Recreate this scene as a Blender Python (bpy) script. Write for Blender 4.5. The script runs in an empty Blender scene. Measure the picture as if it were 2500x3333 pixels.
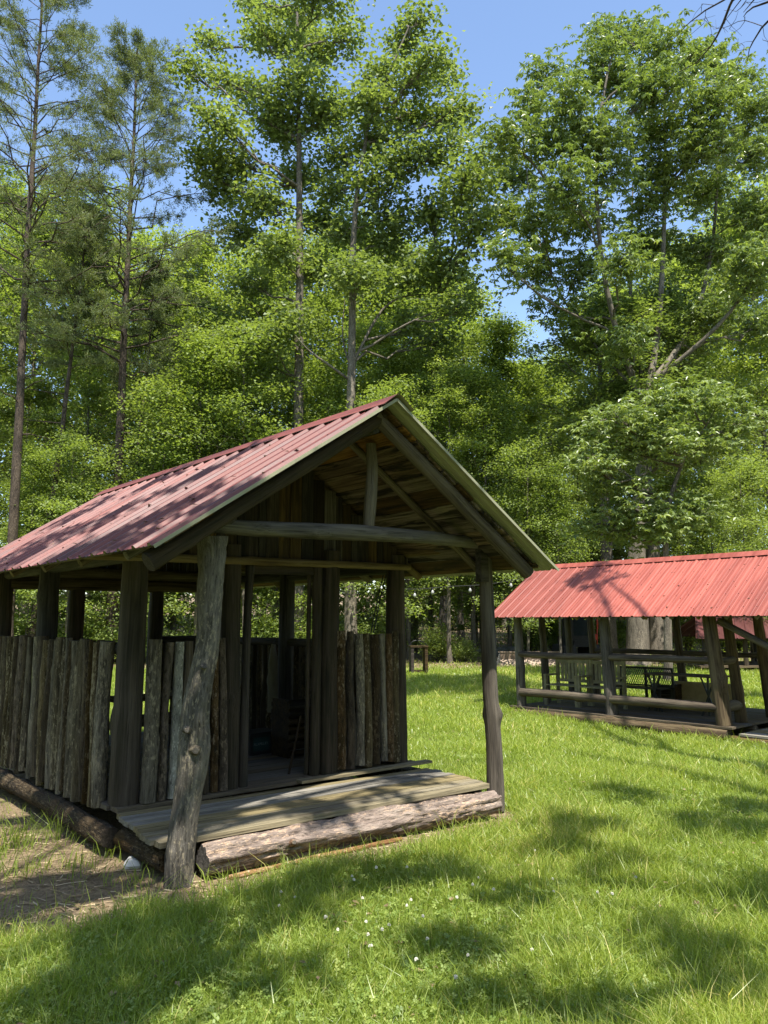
import bpy, math, random
import numpy as np
from mathutils import Vector, Matrix, noise as mnoise
sc = bpy.context.scene
C = sc.collection
PI = math.pi

# ------------------------------------------------------------------ camera numbers (solved from the photograph)
F, PITCH, ROLL, EYE = 2598.24, .1345, -.0035, 1.65
def ray(u, v):
    X = (u-1250)/F; Y = (v-1666.5)/F
    a = X*math.cos(ROLL)+Y*math.sin(ROLL); b = -X*math.sin(ROLL)+Y*math.cos(ROLL)
    return np.array([a, math.cos(PITCH)+b*math.sin(PITCH), math.sin(PITCH)-b*math.cos(PITCH)])
def at(u, v, y):                     # point seen at photo pixel (u,v) at distance y
    d = ray(u, v); return d*(y/d[1])+np.array([0, 0, EYE])
def sstep(a, b, x):
    t = np.clip((np.asarray(x, float)-a)/(b-a), 0, 1); return t*t*(3-2*t)
_gr = np.random.default_rng(5)
_ga = _gr.uniform(0, 2*PI, 14); _gf = _gr.uniform(.5, 1.6, 14); _gp = _gr.uniform(0, 6.3, 14)
def wob(x, y, f=1.0):                # smooth pseudo noise, about -1..1
    x = np.asarray(x, float); y = np.asarray(y, float); s = 0
    for i in range(14):
        s = s+np.sin(f*_gf[i]*(x*np.cos(_ga[i])+y*np.sin(_ga[i]))+_gp[i]*(1+f))
    return s/5.0
def gz(x, y):
    x = np.asarray(x, float); y = np.asarray(y, float)
    z = -.37*np.exp(-((x-5.2)**2/34+(y-14.6)**2/30))
    z = z + .012*np.maximum(0, y-22)+.035*np.maximum(0, y-38)
    z = z + .03*wob(x, y, .6)*sstep(9, 14, y)
    return z

# ------------------------------------------------------------------ frames of the two sheds
class Frame:
    def __init__(s, ox, oy, yaw): s.o = (ox, oy); s.yaw = yaw; s.c = math.cos(yaw); s.s = math.sin(yaw)
    def loc(s, p):
        dx = p[0]-s.o[0]; dy = p[1]-s.o[1]; return np.array([dx*s.c+dy*s.s, -dx*s.s+dy*s.c, p[2]])
    def wld(s, p): return np.array([s.o[0]+p[0]*s.c-p[1]*s.s, s.o[1]+p[0]*s.s+p[1]*s.c, p[2]])
    def pick(s, u, v, ax, val):
        d = ray(u, v); o = s.loc(np.array([0, 0, EYE])); e = s.loc(np.array([d[0], d[1], 0.]))-s.loc(np.zeros(3)); e[2] = d[2]
        return o+(val-o[ax])/e[ax]*e
A = Frame(-1.9309, 6.1398, .7002); AW = 2.7189
B = Frame(2.221, 17.354, -.8474)

def ground_pick(u, v):
    d = ray(u, v); t = EYE/-d[2]
    for _ in range(12):
        p = d*t; t = (EYE-float(gz(p[0], p[1])))/-d[2]
    return d*t+np.array([0, 0, EYE])

# ------------------------------------------------------------------ object helpers
def tag(o, label=None, cat=None, group=None, kind=None):
    if label: o['label'] = label
    if cat: o['category'] = cat
    if group: o['group'] = group
    if kind: o['kind'] = kind
    return o
def empty(name, loc, label, cat, rz=0, group=None):
    o = bpy.data.objects.new(name, None); C.objects.link(o); o.location = [float(q) for q in loc]; o.rotation_euler = (0, 0, rz)
    o.empty_display_size = .1
    return tag(o, label, cat, group)
def np_mesh(name, V, faces_list, mats, attrs=None, smooth=False, midx=None):
    """V (n,3); faces_list: list of int arrays (m,k)"""
    me = bpy.data.meshes.new(name)
    V = np.asarray(V, np.float32); me.vertices.add(len(V)); me.vertices.foreach_set('co', V.ravel())
    lv = np.concatenate([f.ravel() for f in faces_list]).astype(np.int32)
    cnt = np.concatenate([np.full(len(f), f.shape[1], np.int32) for f in faces_list])
    st = np.concatenate([[0], np.cumsum(cnt)[:-1]]).astype(np.int32)
    me.loops.add(len(lv)); me.loops.foreach_set('vertex_index', lv)
    me.polygons.add(len(cnt)); me.polygons.foreach_set('loop_start', st)
    try: me.polygons.foreach_set('loop_total', cnt)
    except Exception: pass
    if midx is not None: me.polygons.foreach_set('material_index', np.asarray(midx, np.int32))
    for m in mats: me.materials.append(m)
    me.update(calc_edges=True)
    for k, (dom, typ, arr) in (attrs or {}).items():
        a = me.attributes.new(k, typ, dom)
        a.data.foreach_set('vector' if typ == 'FLOAT_VECTOR' else 'value', np.asarray(arr, np.float32).ravel())
    me.polygons.foreach_set('use_smooth', np.full(len(cnt), bool(smooth)))
    return me
def link(name, me, parent=None, loc=(0, 0, 0)):
    o = bpy.data.objects.new(name, me); C.objects.link(o); o.location = [float(q) for q in loc]
    if parent: o.parent = parent
    return o
R = random.Random(11)

class MB:
    """collects boxes and logs of one part; every vertex carries grain coordinates gc and a tone"""
    def __init__(s): s.v = []; s.f = []; s.g = []; s.t = []; s.sm = []; s.mi = []
    def box(s, c, size, ax=None, tone=None, grain=0, jit=0, mi=0):
        """centre, full size along the three columns of ax"""
        ax = np.eye(3) if ax is None else np.asarray(ax, float)
        tone = R.random() if tone is None else tone; off = np.array([R.uniform(0, 60) for _ in range(3)])
        b = len(s.v); h = np.asarray(size, float)/2
        for dx, dy, dz in ((-1,-1,-1),(1,-1,-1),(1,1,-1),(-1,1,-1),(-1,-1,1),(1,-1,1),(1,1,1),(-1,1,1)):
            l = np.array([dx, dy, dz])*h+np.array([R.uniform(-jit, jit) for _ in range(3)])
            s.v.append(np.asarray(c, float)+l@ax.T)
            g = np.roll(l, 2-grain); s.g.append(g+off); s.t.append(tone)
        for q in ((0,3,2,1),(4,5,6,7),(0,1,5,4),(1,2,6,5),(2,3,7,6),(3,0,4,7)):
            s.f.append([b+i for i in q]); s.sm.append(False); s.mi.append(mi)
    def plank(s, p0, p1, w, t, up=(0, 0, 1), tone=None, n=1, mi=0, jit=0):
        """box from p0 to p1, width across, thickness along up"""
        p0 = np.asarray(p0, float); p1 = np.asarray(p1, float); d = p1-p0; L = np.linalg.norm(d); d = d/L
        u = np.asarray(up, float); u = u-d*(u@d); u /= np.linalg.norm(u); a = np.cross(u, d)
        s.box((p0+p1)/2, (w, t, L), np.stack([a, u, d], 1), tone, 2, jit, mi)
    def log(s, pts, rad, n=12, ring=.12, rough=.06, knots=2, seed=None, tone=None, half=None, fine=0., flat=0, mi=0, mic=None, sq=0):
        rr = random.Random(R.random() if seed is None else seed)
        pts = [np.asarray(p, float) for p in pts]; rad = list(rad)
        seg = [np.linalg.norm(pts[i+1]-pts[i]) for i in range(len(pts)-1)]; L = sum(seg)
        m = max(2, int(L/ring)+1); cum = np.concatenate([[0], np.cumsum(seg)])
        S = np.linspace(0, L, m+1)
        P = np.stack([np.interp(S, cum, [p[k] for p in pts]) for k in range(3)], 1); Rr = np.interp(S, cum, rad)
        if len(pts) > 2:
            for _ in range(2): P[1:-1] = (P[:-2]+P[1:-1]*2+P[2:])/4
        T = np.gradient(P, axis=0); T /= np.linalg.norm(T, axis=1)[:, None]
        ref = np.array([1., 0, 0]) if abs(T[0][0]) < .8 else np.array([0, 1., 0])
        off = np.array([rr.uniform(0, 60) for _ in range(3)]); tone = rr.random() if tone is None else tone
        ph = [(rr.uniform(1, 3), rr.randint(1, 3), rr.uniform(0, 6.3), rr.uniform(.4, 1)) for _ in range(3)]+[(rr.uniform(5, 14), rr.randint(2, 5), rr.uniform(0, 6.3), .35) for _ in range(3)]
        kn = [(rr.uniform(0, 2*PI), rr.uniform(.1, .9)*L, rr.uniform(.15, .45), rr.uniform(.35, .7)) for _ in range(knots)]
        b = len(s.v); sd = rr.uniform(0, 99)
        for i in range(m+1):
            a = ref-T[i]*(ref@T[i]); a /= np.linalg.norm(a); c = np.cross(T[i], a)
            for j in range(n):
                th = 2*PI*j/n; q = 0
                for k, mm, p, am in ph: q += am*math.sin(k*S[i]+mm*th+p)
                r = Rr[i]*(1+rough*q/2.2)
                for kt, kz, ka, kw in kn:
                    da = (th-kt+PI) % (2*PI)-PI
                    r += Rr[i]*ka*math.exp(-(da/kw)**2-((S[i]-kz)/(Rr[i]*.7+.01))**2)
                if sq: r *= 1/max(abs(math.cos(th)), abs(math.sin(th)))**sq
                x, y = r*math.cos(th), r*math.sin(th)
                if fine:
                    nv = mnoise.turbulence(Vector((x*11+sd, y*11, S[i]*1.3)), 5, False)
                    nv2 = abs(mnoise.noise(Vector((x*30+sd, y*30, S[i]*3))))
                    k = 1+fine*(nv-.8)-fine*.9*max(0, .12-nv2)*4
                    x *= k; y *= k
                if flat and x < -flat*r: x = -flat*r
                s.v.append(P[i]+a*x+c*y); s.g.append(np.array([x, y, S[i]])+off); s.t.append(tone)
        for i in range(m):
            for j in range(n):
                k = (j+1) % n; s.f.append([b+i*n+j, b+i*n+k, b+(i+1)*n+k, b+(i+1)*n+j]); s.sm.append(True); s.mi.append(mi)
        for e, rev in ((0, True), (m, False)):      # end grain, own vertices
            c0 = len(s.v)
            for j in range(n): s.v.append(s.v[b+e*n+j].copy()); s.g.append(s.g[b+e*n+j]); s.t.append(tone)
            ids = list(range(c0, c0+n)); s.f.append(ids[::-1] if rev else ids); s.sm.append(False); s.mi.append(mi if mic is None else mic)
    def quadgrid(s, P, tone=.5, mi=0, smooth=False):
        """P (a,b,3) grid"""
        a, bb, _ = P.shape; b = len(s.v)
        for i in range(a):
            for j in range(bb): s.v.append(P[i, j]); s.g.append(P[i, j]); s.t.append(tone)
        for i in range(a-1):
            for j in range(bb-1): s.f.append([b+i*bb+j, b+i*bb+j+1, b+(i+1)*bb+j+1, b+(i+1)*bb+j]); s.sm.append(smooth); s.mi.append(mi)
    def mesh(s, name, mats):
        mats = mats if isinstance(mats, (list, tuple)) else [mats]
        me = bpy.data.meshes.new(name); me.from_pydata([tuple(map(float, v)) for v in s.v], [], s.f)
        for m in mats: me.materials.append(m)
        a = me.attributes.new('gc', 'FLOAT_VECTOR', 'POINT'); a.data.foreach_set('vector', np.asarray(s.g, np.float32).ravel())
        a = me.attributes.new('tone', 'FLOAT', 'POINT'); a.data.foreach_set('value', np.asarray(s.t, np.float32))
        me.polygons.foreach_set('use_smooth', s.sm); me.polygons.foreach_set('material_index', s.mi); me.update()
        return me
    def build(s, name, mats, parent=None, loc=(0, 0, 0), label=None):
        o = link(name, s.mesh(name, mats), parent, loc)
        if label: o['label'] = label
        return o

# ------------------------------------------------------------------ materials
def mat(name):
    m = bpy.data.materials.new(name); m.use_nodes = True; nt = m.node_tree; nt.nodes.clear()
    return m, nt, nt.nodes, nt.links
def N(nt, t, **kw):
    n = nt.nodes.new(t)
    for k, v in kw.items():
        if k.startswith('i_'): n.inputs[k[2:].replace('_', ' ')].default_value = v
        else: setattr(n, k, v)
    return n
def ramp(nt, stops, interp='LINEAR'):
    r = nt.nodes.new('ShaderNodeValToRGB'); e = r.color_ramp.elements; r.color_ramp.interpolation = interp
    while len(e) < len(stops): e.new(.5)
    for k, (p, c) in enumerate(stops): e[k].position = p; e[k].color = (*c, 1) if len(c) == 3 else c
    return r
def plain(name, col, rough=.7, metal=0, spec=.5, noise=.15, scale=8):
    m, nt, nd, lk = mat(name); b = N(nt, 'ShaderNodeBsdfPrincipled'); o = N(nt, 'ShaderNodeOutputMaterial')
    tc = N(nt, 'ShaderNodeTexCoord'); nz = N(nt, 'ShaderNodeTexNoise'); nz.inputs['Scale'].default_value = scale; nz.inputs['Detail'].default_value = 5
    lk.new(tc.outputs['Object'], nz.inputs['Vector'])
    r = ramp(nt, [(.3, tuple(c*(1-noise) for c in col)), (.7, tuple(min(1, c*(1+noise)) for c in col))]); lk.new(nz.outputs['Fac'], r.inputs[0])
    lk.new(r.outputs[0], b.inputs['Base Color']); b.inputs['Roughness'].default_value = rough; b.inputs['Metallic'].default_value = metal
    b.inputs['Specular IOR Level'].default_value = spec; lk.new(b.outputs[0], o.inputs[0]); return m

def wood(name, cols, kind='plank', bump=.6, rough=.85, stain=0., tonev=.5):
    """weathered wood or bark driven by the grain coordinates gc and the per piece tone"""
    m, nt, nd, lk = mat(name); b = N(nt, 'ShaderNodeBsdfPrincipled'); o = N(nt, 'ShaderNodeOutputMaterial')
    g = N(nt, 'ShaderNodeAttribute', attribute_name='gc'); t = N(nt, 'ShaderNodeAttribute', attribute_name='tone')
    def noise(sx, sz, detail=6, rough=.6, dist=0):
        mp = N(nt, 'ShaderNodeMapping'); mp.inputs['Scale'].default_value = (sx, sx, sz); lk.new(g.outputs['Vector'], mp.inputs[0])
        n = N(nt, 'ShaderNodeTexNoise'); n.inputs['Scale'].default_value = 1; n.inputs['Detail'].default_value = detail
        n.inputs['Roughness'].default_value = rough; n.inputs['Distortion'].default_value = dist; lk.new(mp.outputs[0], n.inputs['Vector']); return n, mp
    if kind == 'plank': n1, _ = noise(38, 1.6, 8, .65, .4); n2, _ = noise(5, .9, 4); n3, _ = noise(140, 3, 4)
    elif kind == 'pole': n1, _ = noise(30, 1.3, 8, .6, .6); n2, _ = noise(6, 1.4, 4); n3, _ = noise(110, 3, 4)
    elif kind == 'rough_bark': n1, _ = noise(22, 8, 8, .7, .3); n2, _ = noise(5, 2.2, 4); n3, _ = noise(60, 22, 4)
    else: n1, _ = noise(30, 4, 8, .72, .6); n2, _ = noise(7, 1.6, 5); n3, _ = noise(70, 12, 5)
    mix = N(nt, 'ShaderNodeMath', operation='MULTIPLY_ADD'); lk.new(n1.outputs['Fac'], mix.inputs[0]); mix.inputs[1].default_value = .62
    m2 = N(nt, 'ShaderNodeMath', operation='MULTIPLY'); lk.new(n2.outputs['Fac'], m2.inputs[0]); m2.inputs[1].default_value = .38; lk.new(m2.outputs[0], mix.inputs[2])
    r = ramp(nt, [(.36, cols[0]), (.46, cols[1]), (.54, cols[2]), (.66, cols[3])]); lk.new(mix.outputs[0], r.inputs[0])
    # tone of this piece
    hs = N(nt, 'ShaderNodeHueSaturation'); mr = N(nt, 'ShaderNodeMapRange'); lk.new(t.outputs['Fac'], mr.inputs[0]); mr.inputs[3].default_value = 1-tonev; mr.inputs[4].default_value = 1+tonev
    lk.new(mr.outputs[0], hs.inputs['Value']); lk.new(r.outputs[0], hs.inputs['Color'])
    ms = N(nt, 'ShaderNodeMath', operation='SINE'); mm = N(nt, 'ShaderNodeMath', operation='MULTIPLY'); lk.new(t.outputs['Fac'], mm.inputs[0]); mm.inputs[1].default_value = 37.
    lk.new(mm.outputs[0], ms.inputs[0]); ma = N(nt, 'ShaderNodeMath', operation='MULTIPLY_ADD'); lk.new(ms.outputs[0], ma.inputs[0]); ma.inputs[1].default_value = .45; ma.inputs[2].default_value = .95
    lk.new(ma.outputs[0], hs.inputs['Saturation'])
    col = hs.outputs[0]
    if 'bark' in kind:      # lichen flecks
        n5, _ = noise(48, 20, 5, .7); n6, _ = noise(4, 1.5, 3)
        a5 = N(nt, 'ShaderNodeMath', operation='MULTIPLY_ADD'); lk.new(n6.outputs['Fac'], a5.inputs[0]); a5.inputs[1].default_value = .5; lk.new(n5.outputs['Fac'], a5.inputs[2])
        lr_ = ramp(nt, [(.80, (0, 0, 0)), (.88, (1, 1, 1))]); lk.new(a5.outputs[0], lr_.inputs[0]); ml_ = N(nt, 'ShaderNodeMix', data_type='RGBA'); lf = N(nt, 'ShaderNodeMath', operation='MULTIPLY'); lk.new(lr_.outputs[0], lf.inputs[0]); lf.inputs[1].default_value = .65
        lk.new(lf.outputs[0], ml_.inputs[0]); lk.new(col, ml_.inputs[6]); ml_.inputs[7].default_value = (*[min(1, c*1.5+.02) for c in cols[3]], 1); col = ml_.outputs[2]
    # dark cracks
    cr = ramp(nt, [(.34, (0.12, .12, .12)), (.43, (1, 1, 1))]); lk.new(n3.outputs['Fac'], cr.inputs[0])
    mc = N(nt, 'ShaderNodeMix', data_type='RGBA', blend_type='MULTIPLY'); mc.inputs[0].default_value = .7; lk.new(col, mc.inputs[6]); lk.new(cr.outputs[0], mc.inputs[7]); col = mc.outputs[2]
    if stain:
        n4, _ = noise(7, 1.1, 5, .6, 1.2); sr = ramp(nt, [(.5, (0, 0, 0)), (.6, (1, 1, 1))]); lk.new(n4.outputs['Fac'], sr.inputs[0])
        f = N(nt, 'ShaderNodeMath', operation='MULTIPLY'); lk.new(sr.outputs[0], f.inputs[0]); f.inputs[1].default_value = stain
        ms2 = N(nt, 'ShaderNodeMix', data_type='RGBA'); lk.new(f.outputs[0], ms2.inputs[0]); lk.new(col, ms2.inputs[6]); ms2.inputs[7].default_value = (.012, .009, .007, 1); col = ms2.outputs[2]
    lk.new(col, b.inputs['Base Color']); b.inputs['Roughness'].default_value = rough; b.inputs['Specular IOR Level'].default_value = .25
    hb = N(nt, 'ShaderNodeMath', operation='MULTIPLY_ADD'); lk.new(n3.outputs['Fac'], hb.inputs[0]); hb.inputs[1].default_value = .45; lk.new(n1.outputs['Fac'], hb.inputs[2])
    bp = N(nt, 'ShaderNodeBump'); bp.inputs['Strength'].default_value = bump; bp.inputs['Distance'].default_value = .012 if kind in ('plank', 'pole') else .03
    lk.new(hb.outputs[0], bp.inputs['Height']); lk.new(bp.outputs[0], b.inputs['Normal']); lk.new(b.outputs[0], o.inputs[0]); return m

M = {}
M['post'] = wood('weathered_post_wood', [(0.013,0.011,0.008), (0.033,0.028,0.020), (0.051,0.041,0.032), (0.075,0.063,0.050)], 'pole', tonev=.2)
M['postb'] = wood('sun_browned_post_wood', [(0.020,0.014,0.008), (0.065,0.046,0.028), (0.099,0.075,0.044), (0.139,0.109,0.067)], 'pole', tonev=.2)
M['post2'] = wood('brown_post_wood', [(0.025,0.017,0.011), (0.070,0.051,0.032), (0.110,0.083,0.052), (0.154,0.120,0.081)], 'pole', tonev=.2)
M['silver'] = wood('silvered_pole_wood', [(0.033,0.029,0.023), (0.084,0.073,0.059), (0.126,0.111,0.089), (0.178,0.157,0.129)], 'pole', tonev=.15)
M['pole'] = wood('peeled_pole_wood', [(0.041,0.030,0.019), (0.102,0.080,0.049), (0.147,0.119,0.076), (0.188,0.160,0.107)], 'pole', tonev=.2)
M['gable'] = wood('old_board_wood', [(0.011,0.007,0.004), (0.036,0.025,0.015), (0.060,0.044,0.025), (0.089,0.065,0.039)], 'plank', tonev=.55, stain=.6)
M['ceil'] = wood('roof_board_wood', [(0.036,0.022,0.012), (0.102,0.065,0.036), (0.162,0.108,0.063), (0.216,0.156,0.096)], 'plank', tonev=.5, stain=.92, bump=.4)
M['deck'] = wood('grey_deck_wood', [(0.077,0.064,0.043), (0.166,0.142,0.095), (0.232,0.200,0.133), (0.280,0.242,0.163)], 'plank', tonev=.12, bump=.7)
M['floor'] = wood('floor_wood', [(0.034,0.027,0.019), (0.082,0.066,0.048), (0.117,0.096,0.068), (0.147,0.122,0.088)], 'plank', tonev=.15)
M['bark_grey'] = wood('grey_bark', [(0.028,0.024,0.015), (0.088,0.071,0.045), (0.146,0.119,0.078), (0.236,0.199,0.133)], 'bark', tonev=.4, bump=.9)
M['bark_brown'] = wood('brown_bark', [(0.010,0.006,0.004), (0.034,0.022,0.010), (0.060,0.040,0.019), (0.088,0.063,0.031)], 'bark', tonev=.4, bump=1)
M['bark_rough'] = wood('scaly_bark', [(0.015,0.011,0.006), (0.051,0.035,0.019), (0.098,0.067,0.041), (0.175,0.131,0.084)], 'rough_bark', tonev=.3, bump=1)
M['bark_pale'] = wood('pale_lichen_bark', [(0.092,0.089,0.079), (0.199,0.193,0.171), (0.275,0.263,0.233), (0.421,0.399,0.347)], 'rough_bark', tonev=.1, bump=.4)
M['frontlog'] = wood('peeling_log_bark', [(0.029,0.017,0.011), (0.168,0.101,0.061), (0.277,0.175,0.110), (0.386,0.266,0.174)], 'bark', tonev=.05, bump=1)
M['trunk'] = wood('tree_trunk_bark', [(0.039,0.030,0.021), (0.097,0.079,0.054), (0.149,0.123,0.086), (0.207,0.176,0.125)], 'bark', tonev=.3, bump=1)
M['pinebark'] = wood('pine_trunk_bark', [(0.014,0.010,0.006), (0.042,0.028,0.018), (0.071,0.049,0.030), (0.104,0.075,0.050)], 'rough_bark', tonev=.3, bump=1)
M['cream'] = plain('cream_painted_metal', (.25, .25, .165), .5, 0, .4, .08)
M['dark_metal'] = plain('black_metal', (.02, .02, .02), .4, .3)
M['screw'] = plain('screw_metal', (.06, .04, .04), .5, .3)
M['plywood'] = plain('plywood', (.42, .33, .18), .8)
M['bench_wood'] = plain('bench_wood', (.24, .21, .11), .8, noise=.3)
M['canvas'] = plain('olive_canvas', (.16, .14, .10), .9)
M['plastic_black'] = plain('black_plastic', (.015, .016, .018), .45)
M['label'] = plain('teal_label', (.012, .04, .038), .6)
M['print'] = plain('pale_print', (.16, .18, .17), .6)
M['stone'] = plain('white_quartz', (.6, .57, .52), .6, noise=.2, scale=14)
M['boulder'] = plain('grey_boulder', (.11, .11, .10), .85, noise=.35, scale=4)
M['orange'] = plain('orange_paint', (.55, .05, .025), .4, 0, .5)
M['glass'] = plain('dark_cab_glass', (.02, .028, .03), .08, 0, .6)
M['rust'] = plain('worn_bucket_steel', (.22, .16, .11), .6, .2, noise=.3, scale=5)
M['rubber'] = plain('track_rubber', (.03, .03, .03), .8)
M['bulb'] = plain('bulb_glass', (.3, .3, .28), .2)
M['cord'] = plain('black_cord', (.015, .015, .015), .6)
M['white_petal'] = plain('white_petals', (.62, .6, .52), .7)
M['stem'] = plain('flower_stem', (.08, .18, .03), .6)
M['soil'] = plain('dark_gap', (.03, .025, .02), .9)

def roof_mat(name, cols, rough=.42, dirt=.4):
    m, nt, nd, lk = mat(name); b = N(nt, 'ShaderNodeBsdfPrincipled'); o = N(nt, 'ShaderNodeOutputMaterial')
    g = N(nt, 'ShaderNodeAttribute', attribute_name='gc')
    mp = N(nt, 'ShaderNodeMapping'); mp.inputs['Scale'].default_value = (7, .55, .55); lk.new(g.outputs['Vector'], mp.inputs[0])
    n = N(nt, 'ShaderNodeTexNoise'); n.inputs['Scale'].default_value = 1.; n.inputs['Detail'].default_value = 7; n.inputs['Roughness'].default_value = .65; lk.new(mp.outputs[0], n.inputs['Vector'])
    n2 = N(nt, 'ShaderNodeTexNoise'); n2.inputs['Scale'].default_value = 60; n2.inputs['Detail'].default_value = 4; lk.new(g.outputs['Vector'], n2.inputs['Vector'])
    mx = N(nt, 'ShaderNodeMath', operation='MULTIPLY_ADD'); lk.new(n2.outputs['Fac'], mx.inputs[0]); mx.inputs[1].default_value = dirt; lk.new(n.outputs['Fac'], mx.inputs[2])
    r = ramp(nt, [(.45+dirt*.3, cols[0]), (.6+dirt*.4, cols[1]), (.8+dirt*.45, cols[2])]); lk.new(mx.outputs[0], r.inputs[0]); tt_ = N(nt, 'ShaderNodeAttribute', attribute_name='tone'); mr_ = N(nt, 'ShaderNodeMapRange'); lk.new(tt_.outputs['Fac'], mr_.inputs[0]); mr_.inputs[3].default_value = .8; mr_.inputs[4].default_value = 1.18; hs_ = N(nt, 'ShaderNodeHueSaturation'); lk.new(mr_.outputs[0], hs_.inputs['Value']); lk.new(r.outputs[0], hs_.inputs['Color']); lk.new(hs_.outputs[0], b.inputs['Base Color'])
    rr = ramp(nt, [(.3, (rough-.06,)*3), (.7, (rough+.15,)*3)]); lk.new(n.outputs['Fac'], rr.inputs[0]); lk.new(rr.outputs[0], b.inputs['Roughness'])
    b.inputs['Specular IOR Level'].default_value = .5; lk.new(b.outputs[0], o.inputs[0]); return m
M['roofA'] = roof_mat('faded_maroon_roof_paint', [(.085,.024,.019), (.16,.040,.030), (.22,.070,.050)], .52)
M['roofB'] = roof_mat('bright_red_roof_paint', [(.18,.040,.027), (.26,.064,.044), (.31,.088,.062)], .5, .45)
M['roofC'] = roof_mat('dark_red_roof_paint', [(.055,.014,.015), (.08,.02,.02), (.10,.028,.026)], .45)

def leafmat(name, cols, trans=.38, rough=.5, attr='tone', spec=.35, tcol=(1.45, 1.5, .5)):
    m, nt, nd, lk = mat(name); b = N(nt, 'ShaderNodeBsdfPrincipled'); o = N(nt, 'ShaderNodeOutputMaterial')
    a = N(nt, 'ShaderNodeAttribute', attribute_name=attr); oi = N(nt, 'ShaderNodeObjectInfo')
    ad = N(nt, 'ShaderNodeMath', operation='MULTIPLY_ADD'); lk.new(oi.outputs['Random'], ad.inputs[0]); ad.inputs[1].default_value = .3; lk.new(a.outputs['Fac'], ad.inputs[2])
    sb = N(nt, 'ShaderNodeMath', operation='SUBTRACT'); lk.new(ad.outputs[0], sb.inputs[0]); sb.inputs[1].default_value = .15
    r = ramp(nt, [(0, cols[0]), (.45, cols[1]), (.8, cols[2]), (1, cols[3])]); lk.new(sb.outputs[0], r.inputs[0])
    lk.new(r.outputs[0], b.inputs['Base Color']); b.inputs['Roughness'].default_value = rough; b.inputs['Specular IOR Level'].default_value = spec
    t = N(nt, 'ShaderNodeBsdfTranslucent'); mc = N(nt, 'ShaderNodeMix', data_type='RGBA', blend_type='MULTIPLY'); mc.inputs[0].default_value = 1
    lk.new(r.outputs[0], mc.inputs[6]); mc.inputs[7].default_value = (*tcol, 1); lk.new(mc.outputs[2], t.inputs[0])
    mx = N(nt, 'ShaderNodeMixShader'); mx.inputs[0].default_value = trans; lk.new(b.outputs[0], mx.inputs[1]); lk.new(t.outputs[0], mx.inputs[2]); lk.new(mx.outputs[0], o.inputs[0]); return m
M['leaf_tulip'] = leafmat('tulip_leaves', [(0.098,0.134,0.051), (0.196,0.248,0.098), (0.274,0.329,0.137), (0.366,0.412,0.192)], .42, .45)
M['leaf_oak'] = leafmat('oak_leaves', [(0.095,0.134,0.046), (0.176,0.233,0.079), (0.259,0.314,0.117), (0.368,0.414,0.177)], .36, .36, spec=.6)
M['leaf_mid'] = leafmat('woodland_leaves', [(0.108,0.146,0.047), (0.214,0.274,0.089), (0.310,0.368,0.123), (0.417,0.459,0.170)], .46)
M['leaf_bush'] = leafmat('undergrowth_leaves', [(0.111,0.154,0.043), (0.216,0.279,0.074), (0.308,0.369,0.113), (0.406,0.451,0.161)], .45)
M['needle'] = leafmat('pine_needles', [(0.099,0.130,0.060), (0.161,0.194,0.085), (0.217,0.245,0.105), (0.266,0.274,0.120)], .3, .6)
M['grass'] = leafmat('grass_blades', [(0.111,0.164,0.028), (0.249,0.322,0.055), (0.373,0.414,0.085), (0.598,0.523,0.209)], .45, .38, spec=.5)
M['clover'] = leafmat('clover_leaves', [(0.138,0.207,0.045), (0.200,0.270,0.060), (0.263,0.322,0.080), (0.325,0.368,0.110)], .35)

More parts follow.
